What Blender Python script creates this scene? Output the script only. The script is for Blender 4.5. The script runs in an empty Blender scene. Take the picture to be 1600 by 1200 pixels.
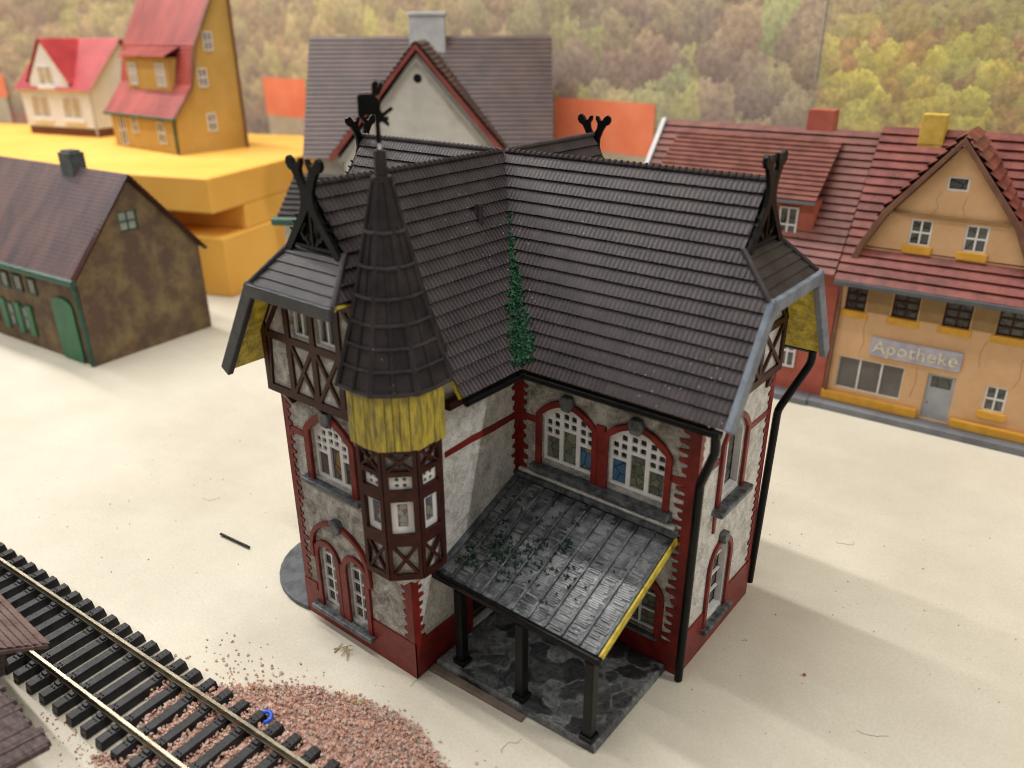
import bpy, math, random
from mathutils import Vector, Matrix
from mathutils.geometry import delaunay_2d_cdt
random.seed(7)
S = bpy.context.scene
COL = S.collection
R = math.radians
# ---------------------------------------------------------------- camera
cam_d = bpy.data.cameras.new('camera'); cam = bpy.data.objects.new('camera', cam_d); COL.objects.link(cam)
r0 = Vector((0.78147259, 0.62392767, -0.00385407)); u0 = Vector((-0.25124173, 0.32032362, 0.91338402)); f0 = Vector((-0.57112012, 0.71281627, -0.40708079))
M = Matrix((r0, u0, -f0)).transposed().to_4x4(); M.translation = Vector((19.4335, -23.7959, 21.3392))
cam.matrix_world = M
cam_d.sensor_width = 36; cam_d.lens = 28.078; cam_d.clip_start = .5; cam_d.clip_end = 1000
cam_d.dof.use_dof = True; cam_d.dof.focus_distance = 31; cam_d.dof.aperture_fstop = 0.10
S.camera = cam
S.render.resolution_x = 1024; S.render.resolution_y = 768
# ---------------------------------------------------------------- light: ceiling tubes of a hobby room, running along X
W = bpy.data.worlds.new('World'); S.world = W; W.use_nodes = True
bg = W.node_tree.nodes['Background']; bg.inputs[0].default_value = (1.0, .97, .93, 1); bg.inputs[1].default_value = .14
def tube(name, x, y, z, ln, wd, power, col):
    d = bpy.data.lights.new(name, 'AREA'); d.shape = 'RECTANGLE'; d.size = ln; d.size_y = wd; d.energy = power; d.color = col
    o = bpy.data.objects.new(name, d); COL.objects.link(o); o.location = (x, y, z)
    dirv = Vector((x, 0, 0)) - Vector((x, y, z))
    q = dirv.to_track_quat('-Z', 'Y'); o.rotation_euler = q.to_euler()
    return o
TC = (1.0, .975, .94)
tube('ceiling_tube', -110, 11, 112, 230, 3, 188000, TC)
tube('ceiling_tube', 130, 22, 105, 110, 3, 120000, TC)
tube('ceiling_tube', -95, -23, 118, 240, 3, 125000, TC)
tube('ceiling_tube', -50, -110, 130, 240, 3, 80000, TC)
S.view_settings.view_transform = 'Standard'; S.view_settings.look = 'None'; S.view_settings.gamma = 1; S.view_settings.exposure = 0.1
S.view_settings.use_curve_mapping = False
S.render.engine = 'CYCLES'; S.cycles.filter_width = 1.1

# ---------------------------------------------------------------- materials
def nm(name):
    m = bpy.data.materials.new(name); m.use_nodes = True; nt = m.node_tree
    return m, nt, nt.nodes['Principled BSDF']
def noise(nt, scale, detail=5, rough=.6, vec=None, dist=0):
    t = nt.nodes.new('ShaderNodeTexNoise'); t.inputs['Scale'].default_value = scale; t.inputs['Detail'].default_value = detail
    t.inputs['Roughness'].default_value = rough; t.inputs['Distortion'].default_value = dist
    if vec is not None: nt.links.new(vec, t.inputs['Vector'])
    return t.outputs['Fac']
def ramp(nt, fac, stops, interp='LINEAR'):
    r = nt.nodes.new('ShaderNodeValToRGB'); r.color_ramp.interpolation = interp
    el = r.color_ramp.elements
    while len(el) < len(stops): el.new(.5)
    for e, (p, c) in zip(el, stops):
        e.position = p; e.color = (c, c, c, 1) if isinstance(c, (int, float)) else (*c, 1)
    nt.links.new(fac, r.inputs[0]); return r.outputs[0]
def mix(nt, fac, a, b, mode='MIX'):
    n = nt.nodes.new('ShaderNodeMix'); n.data_type = 'RGBA'; n.blend_type = mode
    for i, v in ((0, fac), (6, a), (7, b)):
        if isinstance(v, (int, float)): n.inputs[i].default_value = v
        elif isinstance(v, tuple): n.inputs[i].default_value = (*v, 1)
        else: nt.links.new(v, n.inputs[i])
    return n.outputs[2]
def bump(nt, bs, h, strength=.3, dist=.05):
    b = nt.nodes.new('ShaderNodeBump'); b.inputs['Strength'].default_value = strength; b.inputs['Distance'].default_value = dist
    nt.links.new(h, b.inputs['Height']); nt.links.new(b.outputs[0], bs.inputs['Normal'])
def coords(nt, scale=(1, 1, 1), rot=(0, 0, 0)):
    t = nt.nodes.new('ShaderNodeTexCoord'); m = nt.nodes.new('ShaderNodeMapping'); m.inputs['Scale'].default_value = scale; m.inputs['Rotation'].default_value = rot
    nt.links.new(t.outputs['Object'], m.inputs[0]); return m.outputs[0]
def paint(name, a, b, scale=2, rough=.5, bs=.3, bscale=12, specks=None, stretch=(1, 1, 1), lo=.38, hi=.62, bd=.03, spec=.5):
    m, nt, p = nm(name); v = coords(nt, stretch)
    c = mix(nt, ramp(nt, noise(nt, scale, 6, .65, v), [(lo, 0), (hi, 1)]), a, b)
    if specks:
        col, dens, sc = specks
        vo = nt.nodes.new('ShaderNodeTexVoronoi'); vo.inputs['Scale'].default_value = sc; nt.links.new(coords(nt), vo.inputs['Vector'])
        f = ramp(nt, vo.outputs['Distance'], [(dens, 1), (dens + .04, 0)])
        f2 = ramp(nt, noise(nt, sc * .35, 2), [(.52, 0), (.6, 1)])
        f = mix(nt, 1.0, f, f2, 'MULTIPLY'); c = mix(nt, f, c, col)
    nt.links.new(c, p.inputs['Base Color']); p.inputs['Roughness'].default_value = rough
    p.inputs['Specular IOR Level'].default_value = spec
    bump(nt, p, noise(nt, bscale, 4, .6, v), bs, bd)
    return m
def stone_mat(name, dark, mid, light, s=1.0):
    m, nt, p = nm(name); v = coords(nt)
    n1 = noise(nt, 1.6 * s, 6, .7, v, .6)
    c = ramp(nt, n1, [(.33, dark), (.48, mid), (.62, light)])
    vo = nt.nodes.new('ShaderNodeTexVoronoi'); vo.inputs['Scale'].default_value = 2.6 * s; vo.feature = 'DISTANCE_TO_EDGE'
    vn = nt.nodes.new('ShaderNodeVectorMath'); vn.operation = 'ADD'
    nn = nt.nodes.new('ShaderNodeTexNoise'); nn.inputs['Scale'].default_value = 2.5; nt.links.new(v, nn.inputs['Vector'])
    nt.links.new(v, vn.inputs[0]); nt.links.new(nn.outputs['Color'], vn.inputs[1]); nt.links.new(vn.outputs[0], vo.inputs['Vector'])
    e = ramp(nt, vo.outputs['Distance'], [(0.0, .55), (.05, 1)])
    c = mix(nt, .55, c, e, 'MULTIPLY')
    fine = ramp(nt, noise(nt, 14, 5, .7, v), [(.35, .65), (.6, 1.1)])
    c = mix(nt, .5, c, fine, 'MULTIPLY')
    nt.links.new(c, p.inputs['Base Color']); p.inputs['Roughness'].default_value = .75
    h = mix(nt, .5, noise(nt, 7, 6, .7, v), e)
    bump(nt, p, h, .8, .08)
    return m
DUST = ((.7, .68, .65), .055, 5.0)
tileM = paint('roof_tile', (.024, .017, .018), (.044, .032, .034), 1.1, .42, .25, 25, DUST, spec=.3)
slateM = paint('slate', (.020, .016, .017), (.038, .031, .032), 1.5, .42, .3, 20, DUST, spec=.3)
stoneM = stone_mat('shaded_grey_stone', (.17, .15, .12), (.40, .375, .335), (.62, .60, .56))  # wall stone with the shade of the -Y facing walls put into its colour
stoneW = stone_mat('lit_pale_stone', (.42, .40, .36), (.63, .61, .57), (.76, .74, .71))  # same stone lightened as lit for the +X walls; also the pale oriel stone
redM = paint('brick_red_paint', (.13, .009, .007), (.22, .020, .014), 1.8, .42, .4, 8, spec=.35)
timM = paint('timber_brown', (.030, .007, .005), (.055, .013, .009), 3, .4, .3, 14, spec=.25)
yelM = paint('yellow_paint', (.36, .27, .02), (.74, .57, .05), 2.6, .5, .7, 5, bd=.12)
fasM = paint('blue_grey_paint', (.10, .12, .15), (.20, .23, .27), 1.2, .5, .4, 8)
dfasM = paint('shaded_blue_grey_paint', (.010, .010, .013), (.035, .035, .044), 1.2, .4, .4, 8, spec=.4)  # darkened copy of the fascia paint: shade on the front-left gable boards painted in
blackM = paint('black_plastic', (.003, .0033, .0036), (.007, .0075, .008), 2, .3, .15, 20, spec=.16)
sillM = paint('grey_sill', (.03, .034, .038), (.14, .15, .16), 3, .45, .6, 9)
whiteM = paint('white_plastic', (.68, .67, .66), (.80, .79, .78), 1, .35, .1, 8)
glueM = paint('dried_glue', (.5, .5, .5), (.8, .8, .8), 5, .2, .6, 12)
mossM = paint('moss_green', (.006, .05, .022), (.03, .13, .055), 4, .8, .5, 20)
mossD = paint('moss_dark', (.004, .02, .012), (.012, .05, .03), 4, .8, .5, 20)
def pane_mat(name, base, tints, s=3.2):
    m, nt, p = nm(name); v = coords(nt)
    vo = nt.nodes.new('ShaderNodeTexVoronoi'); vo.inputs['Scale'].default_value = s; nt.links.new(v, vo.inputs['Vector'])
    ve = nt.nodes.new('ShaderNodeTexVoronoi'); ve.inputs['Scale'].default_value = s; ve.feature = 'DISTANCE_TO_EDGE'; nt.links.new(v, ve.inputs['Vector'])
    sep = nt.nodes.new('ShaderNodeSeparateColor'); nt.links.new(vo.outputs['Color'], sep.inputs[0])
    stops = [(i / (len(tints)), t) for i, t in enumerate(tints)]
    c = ramp(nt, sep.outputs[0], stops, 'CONSTANT')
    c = mix(nt, .35, c, ramp(nt, noise(nt, 6), [(.3, base), (.7, (.25, .25, .2))]))
    e = ramp(nt, ve.outputs['Distance'], [(.02, .12), (.06, 1)])
    c = mix(nt, .8, c, e, 'MULTIPLY')
    nt.links.new(c, p.inputs['Base Color']); p.inputs['Roughness'].default_value = .15
    return m
paneG = pane_mat('leaded_glass', (.05, .06, .04), [(.10, .11, .08), (.15, .16, .11), (.08, .10, .07), (.19, .18, .11)])
paneB = pane_mat('blue_glass', (.02, .10, .2), [(.015, .12, .28), (.02, .17, .34), (.015, .1, .24), (.35, .22, .02)], 2.0)
paneO = pane_mat('amber_glass', (.2, .1, .05), [(.38, .15, .02), (.12, .11, .10), (.30, .16, .06), (.09, .09, .10)], 1.6)
paneK = pane_mat('dark_glass', (.05, .05, .05), [(.05, .05, .05), (.09, .09, .085)], 1.4)
paneP = pane_mat('picture_glass', (.1, .1, .12), [(.06, .07, .09), (.3, .26, .22), (.10, .14, .22), (.25, .10, .06), (.4, .38, .36)], 5)

# ---------------------------------------------------------------- mesh helpers
class MB:
    def __init__(s): s.v = []; s.f = []
    def add(s, vs, fs):
        n = len(s.v); s.v += [tuple(x) for x in vs]; s.f += [tuple(i + n for i in q) for q in fs]; return s
    def box(s, a, b):
        x0, y0, z0 = a; x1, y1, z1 = b
        return s.add([(x0, y0, z0), (x1, y0, z0), (x1, y1, z0), (x0, y1, z0), (x0, y0, z1), (x1, y0, z1), (x1, y1, z1), (x0, y1, z1)],
                     [(0, 3, 2, 1), (4, 5, 6, 7), (0, 1, 5, 4), (1, 2, 6, 5), (2, 3, 7, 6), (3, 0, 4, 7)])
    def hexa(s, bot, top):
        return s.add(list(bot) + list(top), [(3, 2, 1, 0), (4, 5, 6, 7), (0, 1, 5, 4), (1, 2, 6, 5), (2, 3, 7, 6), (3, 0, 4, 7)])
    def tube(s, pts, r, n=10, cap=True):
        pts = [Vector(p) for p in pts]; rs = r if isinstance(r, (list, tuple)) else [r] * len(pts)
        rings = []; up = None
        for i, p in enumerate(pts):
            d = (pts[min(i + 1, len(pts) - 1)] - pts[max(i - 1, 0)]).normalized()
            if up is None:
                up = Vector((0, 0, 1)) if abs(d.z) < .9 else Vector((1, 0, 0))
            a = d.cross(up).normalized(); b = a.cross(d).normalized(); up = b
            rings.append([p + (a * math.cos(2 * math.pi * k / n) + b * math.sin(2 * math.pi * k / n)) * rs[i] for k in range(n)])
        vs = [x for q in rings for x in q]; fs = []
        for i in range(len(rings) - 1):
            for k in range(n): fs.append((i * n + k, i * n + (k + 1) % n, (i + 1) * n + (k + 1) % n, (i + 1) * n + k))
        if cap: fs.append(tuple(range(n))[::-1]); fs.append(tuple((len(rings) - 1) * n + k for k in range(n)))
        return s.add(vs, fs)
    def beam(s, p, q, w, h, side):
        """box along p->q; w along 'side', h along the third direction, centred"""
        p = Vector(p); q = Vector(q); d = (q - p).normalized(); a = Vector(side).normalized(); b = d.cross(a).normalized()
        a = a * w / 2; b = b * h / 2
        return s.hexa([p - a - b, p + a - b, p + a + b, p - a + b], [q - a - b, q + a - b, q + a + b, q - a + b])
    def build(s, name, mat, parent=None, bevel=0, smooth=False, label=None):
        me = bpy.data.meshes.new(name); me.from_pydata(s.v, [], s.f); me.validate(); me.materials.append(mat)
        import bmesh
        b = bmesh.new(); b.from_mesh(me); bmesh.ops.recalc_face_normals(b, faces=b.faces); b.to_mesh(me); b.free()
        if smooth:
            for p in me.polygons: p.use_smooth = True
        o = bpy.data.objects.new(name, me); COL.objects.link(o)
        if parent: o.parent = parent
        if bevel:
            m = o.modifiers.new('bevel', 'BEVEL'); m.width = bevel; m.segments = 2; m.limit_method = 'ANGLE'
        if label: o['label'] = label
        return o
def empty(name, loc, rz, label, cat, group=None):
    o = bpy.data.objects.new(name, None); COL.objects.link(o); o.location = loc; o.rotation_euler = (0, 0, R(rz))
    o['label'] = label; o['category'] = cat
    if group: o['group'] = group
    return o
def tag(o, label, cat, group=None, kind=None):
    if label: o['label'] = label
    if cat: o['category'] = cat
    if group: o['group'] = group
    if kind: o['kind'] = kind
    return o
def FR(O, U, V): return (Vector(O), Vector(U).normalized(), Vector(V).normalized())
def pip(p, poly):
    x, y = p; c = False; n = len(poly); j = n - 1
    for i in range(n):
        xi, yi = poly[i]; xj, yj = poly[j]
        if (yi > y) != (yj > y) and x < (xj - xi) * (y - yi) / (yj - yi) + xi: c = not c
        j = i
    return c
def plate(mb, F, outs, holes=(), n0=0, n1=.1):
    O, U, V = F; N = U.cross(V)
    pts = []; ed = []
    for poly in list(outs) + list(holes):
        k = len(pts); pts += [Vector((float(a), float(b))) for a, b in poly]
        ed += [(k + i, k + (i + 1) % len(poly)) for i in range(len(poly))]
    r = delaunay_2d_cdt(pts, ed, [], 0, 1e-4)
    vs, tris = r[0], r[2]; keep = []
    for t in tris:
        c = sum((vs[i] for i in t), Vector((0, 0))) / len(t)
        if any(pip(c, o) for o in outs) and not any(pip(c, h) for h in holes): keep.append(tuple(t))
    cnt = {}
    for t in keep:
        for i in range(len(t)):
            a, b = t[i], t[(i + 1) % len(t)]; cnt.setdefault((min(a, b), max(a, b)), []).append((a, b))
    n = len(vs); P = [O + U * v.x + V * v.y + N * n0 for v in vs] + [O + U * v.x + V * v.y + N * n1 for v in vs]
    fs = [t[::-1] for t in keep] + [tuple(i + n for i in t) for t in keep]
    for k, l in cnt.items():
        if len(l) == 1: a, b = l[0]; fs.append((a, b, b + n, a + n))
    used = sorted({i for f in fs for i in f}); mp = {i: j for j, i in enumerate(used)}
    mb.add([P[i] for i in used], [tuple(mp[i] for i in f) for f in fs])
    return mb
def rect(u0, v0, u1, v1): return [(u0, v0), (u1, v0), (u1, v1), (u0, v1)]
def bar(p, q, w):
    a = Vector(p); b = Vector(q); d = (b - a).normalized(); n = Vector((-d.y, d.x)) * w / 2
    return [tuple(a - n), tuple(b - n), tuple(b + n), tuple(a + n)]
def band(pts, w, jit=0):
    P = [Vector(p) for p in pts]; L = []; Rr = []
    for i, p in enumerate(P):
        d = (P[min(i + 1, len(P) - 1)] - P[max(i - 1, 0)]).normalized(); n = Vector((-d.y, d.x)) * (w / 2 + random.uniform(-jit, jit))
        L.append(tuple(p + n)); Rr.append(tuple(p - n))
    return L + Rr[::-1]
def arcpts(u0, u1, vs, rise, n=12):
    """points over the arch from left spring to right spring"""
    c = (u0 + u1) / 2; hw = (u1 - u0) / 2
    return [(c - hw * math.cos(math.pi * i / n), vs + rise * math.sin(math.pi * i / n)) for i in range(n + 1)]
def arch(u0, u1, v0, vs, rise, n=12): return [(u0, v0), (u1, v0)] + arcpts(u0, u1, vs, rise, n)[::-1]
def seg(u0, u1, v0, vs, rise, n=10):
    """flat (segmental) arch opening"""
    c = (u0 + u1) / 2; hw = (u1 - u0) / 2
    return [(u0, v0), (u1, v0)] + [(c + hw * (1 - 2 * i / n), vs + rise * (1 - (1 - 2 * i / n) ** 2)) for i in range(n + 1)]

# ---------------------------------------------------------------- table
def table_mat():
    m, nt, p = nm('table_board'); v = coords(nt)
    c = ramp(nt, noise(nt, .09, 4, .6, v), [(.35, (.53, .49, .41)), (.65, (.63, .595, .51))])
    c = mix(nt, .5, c, ramp(nt, noise(nt, 1.4, 8, .75, v), [(.3, (.62, .59, .53)), (.7, (.74, .72, .64))]), 'MULTIPLY')
    c = mix(nt, .3, c, ramp(nt, noise(nt, 9, 6, .8, v), [(.36, (.62, .58, .52)), (.6, (1.05, 1.05, 1.05))]), 'MULTIPLY')
    c = mix(nt, .65, c, (1.35, 1.35, 1.35), 'MULTIPLY')
    vo = nt.nodes.new('ShaderNodeTexVoronoi'); vo.inputs['Scale'].default_value = 1.5; nt.links.new(v, vo.inputs['Vector'])
    f = ramp(nt, vo.outputs['Distance'], [(.02, 1), (.06, 0)]); f2 = ramp(nt, noise(nt, .25, 3, .6, v), [(.5, 0), (.6, 1)])
    c = mix(nt, mix(nt, 1., f, f2, 'MULTIPLY'), c, (.22, .17, .12))
    c = mix(nt, ramp(nt, noise(nt, 3.5, 6, .7, v), [(.60, 0), (.76, .38)]), c, (.35, .29, .2))
    nt.links.new(c, p.inputs['Base Color']); p.inputs['Roughness'].default_value = .55
    bump(nt, p, noise(nt, 9, 6, .7, v), .25, .03)
    return m
tag(MB().box((-190, -70, -2), (110, 90, 0)).build('table_top', table_mat()), None, None, kind='structure')

# ---------------------------------------------------------------- printed backdrop
def backdrop_mat():
    """printed autumn hillside: overlapping crowns, each light at its top and dark at its foot, as printed on the sheet"""
    m, nt, p = nm('printed_forest'); v = coords(nt)
    def crowns(scale, amp, stops, zs):
        mp = coords(nt, (1, 1, zs))
        nn = nt.nodes.new('ShaderNodeTexNoise'); nn.inputs['Scale'].default_value = scale * 2.6; nn.inputs['Detail'].default_value = 7; nn.inputs['Roughness'].default_value = .7; nt.links.new(mp, nn.inputs['Vector'])
        ad = nt.nodes.new('ShaderNodeVectorMath'); ad.operation = 'MULTIPLY_ADD'; nt.links.new(nn.outputs['Color'], ad.inputs[0]); ad.inputs[1].default_value = (amp,) * 3; nt.links.new(mp, ad.inputs[2])
        vo = nt.nodes.new('ShaderNodeTexVoronoi'); vo.inputs['Scale'].default_value = scale; nt.links.new(ad.outputs[0], vo.inputs['Vector'])
        sep = nt.nodes.new('ShaderNodeSeparateColor'); nt.links.new(vo.outputs['Color'], sep.inputs[0])
        c = ramp(nt, sep.outputs[0], stops)
        sb = nt.nodes.new('ShaderNodeVectorMath'); sb.operation = 'SUBTRACT'; nt.links.new(ad.outputs[0], sb.inputs[0]); nt.links.new(vo.outputs['Position'], sb.inputs[1])
        sz = nt.nodes.new('ShaderNodeSeparateXYZ'); nt.links.new(sb.outputs[0], sz.inputs[0])
        mr = nt.nodes.new('ShaderNodeMapRange'); mr.inputs[1].default_value = -.75 / scale; mr.inputs[2].default_value = .6 / scale; nt.links.new(sz.outputs[2], mr.inputs[0])
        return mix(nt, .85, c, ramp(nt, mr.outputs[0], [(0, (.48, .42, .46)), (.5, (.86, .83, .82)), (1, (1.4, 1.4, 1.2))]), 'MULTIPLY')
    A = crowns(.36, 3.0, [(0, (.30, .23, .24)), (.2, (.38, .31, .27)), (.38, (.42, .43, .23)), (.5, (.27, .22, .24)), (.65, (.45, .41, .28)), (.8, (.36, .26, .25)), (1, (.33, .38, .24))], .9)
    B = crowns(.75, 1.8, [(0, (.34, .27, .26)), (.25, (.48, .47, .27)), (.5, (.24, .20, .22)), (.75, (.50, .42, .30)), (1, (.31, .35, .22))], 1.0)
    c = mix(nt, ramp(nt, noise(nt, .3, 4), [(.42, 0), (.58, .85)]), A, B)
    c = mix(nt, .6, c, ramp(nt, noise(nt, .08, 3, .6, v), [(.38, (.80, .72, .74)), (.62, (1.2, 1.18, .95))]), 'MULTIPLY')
    sx = nt.nodes.new('ShaderNodeSeparateXYZ'); nt.links.new(v, sx.inputs[0])
    mr = nt.nodes.new('ShaderNodeMapRange'); mr.inputs[1].default_value = -1.6; mr.inputs[2].default_value = -.9; nt.links.new(sx.outputs[0], mr.inputs[0])
    mr2 = nt.nodes.new('ShaderNodeMapRange'); mr2.inputs[1].default_value = 24; mr2.inputs[2].default_value = 19; nt.links.new(sx.outputs[2], mr2.inputs[0])
    ff = mix(nt, 1., mr.outputs[0], mr2.outputs[0], 'MULTIPLY'); ff = mix(nt, 1., ff, ramp(nt, noise(nt, .4, 5), [(.40, .1), (.54, .9)]), 'MULTIPLY')
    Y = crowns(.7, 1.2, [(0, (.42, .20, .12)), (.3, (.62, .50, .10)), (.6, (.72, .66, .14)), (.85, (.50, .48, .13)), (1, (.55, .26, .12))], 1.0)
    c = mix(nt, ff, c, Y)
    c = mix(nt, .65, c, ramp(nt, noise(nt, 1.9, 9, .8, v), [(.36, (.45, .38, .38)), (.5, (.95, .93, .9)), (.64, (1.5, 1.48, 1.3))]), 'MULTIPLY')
    mz = nt.nodes.new('ShaderNodeMapRange'); mz.inputs[1].default_value = 13.5; mz.inputs[2].default_value = 10; nt.links.new(sx.outputs[2], mz.inputs[0])
    g = ramp(nt, noise(nt, .35, 5, .6, v), [(.35, (.14, .12, .11)), (.5, (.27, .21, .18)), (.66, (.38, .12, .09))])
    c = mix(nt, mz.outputs[0], c, g)
    c = mix(nt, .05, c, (.55, .5, .5)); c = mix(nt, 1.0, c, (1.08, 1.06, .95), 'MULTIPLY')
    nt.links.new(c, p.inputs['Base Color']); p.inputs['Roughness'].default_value = .6
    return m
PL = [(80, 28), (17, 35), (-1.4, 36.9), (-40, 41), (-62, 43), (-75, 43.6), (-87, 42.3), (-98, 38), (-111, 29), (-125, 16), (-150, -20)]
def bdmesh(mb, pts, z0, z1, t=.3):
    for (a, b) in zip(pts[:-1], pts[1:]):
        A = Vector((*a, 0)); B = Vector((*b, 0)); n = (B - A).cross(Vector((0, 0, 1))).normalized() * t
        mb.hexa([A + Vector((0, 0, z0)), B + Vector((0, 0, z0)), B + n + Vector((0, 0, z0)), A + n + Vector((0, 0, z0))],
                [A + Vector((0, 0, z1)), B + Vector((0, 0, z1)), B + n + Vector((0, 0, z1)), A + n + Vector((0, 0, z1))])
bdM = backdrop_mat()
mb = MB(); bdmesh(mb, PL[:3], 0.004, 62)
bd1 = tag(mb.build('backdrop', bdM), None, None, kind='structure')
mb = MB(); bdmesh(mb, PL[2:], 0.004, 62, .22)
bd2 = mb.build('backdrop_sheet', bdM, bd1)
seamM = paint('paper_edge', (.42, .40, .38), (.55, .53, .5), 2)
sm = MB(); sm.beam((-1.5, 36.86, 17.8), (-1.42, 36.86, 40), .05, .05, (1, 0, 0)); sm.build('paper_seam', seamM, bd1)
orM = paint('printed_orange', (.80, .20, .09), (.86, .25, .12), .4, .6, 0)
crM = paint('printed_cream', (.40, .33, .22), (.50, .42, .3), .6, .6, 0)
def printed(a, b, z0, z1, zt, lab):
    A = Vector((*a, 0)); B = Vector((*b, 0)); n = (B - A).cross(Vector((0, 0, 1))).normalized(); 
    if n.y > 0: n = -n
    q = MB(); A2 = A + n * .05; B2 = B + n * .05
    V = lambda P, z: P + Vector((0, 0, z))
    q.hexa([V(A2, z0), V(B2, z0), V(B2 + n * .05, z0), V(A2 + n * .05, z0)], [V(A2, z1), V(B2, z1), V(B2 + n * .05, z1), V(A2 + n * .05, z1)])
    q.build('printed_roof', orM, bd1, label=lab)
    q = MB(); e = (B - A) * .03
    q.hexa([V(A2 + e, zt), V(B2 - e, zt), V(B2 - e + n * .04, zt), V(A2 + e + n * .04, zt)], [V(A2 + e, z0 - .01), V(B2 - e, z0 - .01), V(B2 - e + n * .04, z0 - .01), V(A2 + e + n * .04, z0 - .01)])
    q.build('printed_wall', crM, bd1)
printed((-26.0, 39.5), (-14.9, 38.35), 11.2, 15.5, 8, 'flat orange roof printed on the backdrop')
printed((-76.2, 43.5), (-67.2, 43.25), 10.9, 15.6, 8, 'flat orange roof printed on the backdrop')
printed((-118.5, 21.6), (-113.4, 26.2), 12.5, 15.6, 9, 'orange roof corner printed on the backdrop')

# ================================================================ STATION HOUSE
H = 17.14; K = 1.578; EV = 4.05; HIPT = 1.2; HIPE = 1.95
house = empty('station_house', (0, 0, 0), 0, 'grey stone and red brick station building with black tiled cross roof, corner turret and porch', 'model house')
F1 = FR((0, -8.8, 0), (1, 0, 0), (0, 0, 1))      # front-left gable wall
F2 = FR((3, 0, 0), (0, 1, 0), (0, 0, 1))         # side wall above porch
F3 = FR((0, -2.9, 0), (1, 0, 0), (0, 0, 1))      # wall with the big windows
F4 = FR((10.25, 0, 0), (0, 1, 0), (0, 0, 1))     # right gable wall
def tile_slope(mb, O, U, D, length, umin, umax, course=.44, rib=.17, lift=.075, ribh=.024, jitter=.012):
    O = Vector(O); U = Vector(U).normalized(); D = Vector(D).normalized(); N = U.cross(D)
    if N.z < 0: N = -N
    n = max(1, round(length / course)); c = length / n
    for i in range(n):
        d0 = i * c; d1 = d0 + c * 1.0
        a0, b0, a1, b1 = umin(d0 + 1e-4), umax(d0 + 1e-4), umin(d1 - 1e-4), umax(d1 - 1e-4)
        lo = min(a0, a1); hi = max(b0, b1)
        if rib: us = [lo + k * rib / 4 for k in range(int((hi - lo) / rib * 4) + 2)]
        else:
            m = max(2, int((hi - lo) / .35)); us = [lo + (hi - lo) * k / m for k in range(m + 1)]
        j = random.uniform(-jitter, jitter)
        rows = [[], [], []]; off = random.uniform(0, rib or 1)
        for u in us:
            w = 0
            if rib:
                ph = ((u + off) / rib) % 1; w = ribh * (0.5 + .5 * math.cos(2 * math.pi * ph))
            jj = random.uniform(-jitter, jitter)
            for r_, (dd, hh, lo_, hi_) in enumerate(((d0, .0, a0, b0), (d1 + j * .6 + jj * .7, lift + w, a1, b1), (d1 + j * .6 + jj * .7, -.03, a1, b1))):
                uu = min(max(u, lo_), hi_); rows[r_].append(O + U * uu + D * dd + N * (hh + (w * .6 if r_ == 0 else 0)))
        m = len(us); vs = rows[0] + rows[1] + rows[1] + rows[2]; fs = []
        for k in range(m - 1):
            fs.append((k, k + 1, m + k + 1, m + k)); fs.append((2 * m + k, 2 * m + k + 1, 3 * m + k + 1, 3 * m + k))
        mb.add(vs, fs)
ARMS = [(0, 10.25, 11.5), (-90, 8.95, 10.15), (90, 6.0, 7.2), (180, 7.7, 8.9)]
dE = math.hypot(EV, EV * K); ky = 1 / math.hypot(1, K)
roofs = {}
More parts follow.
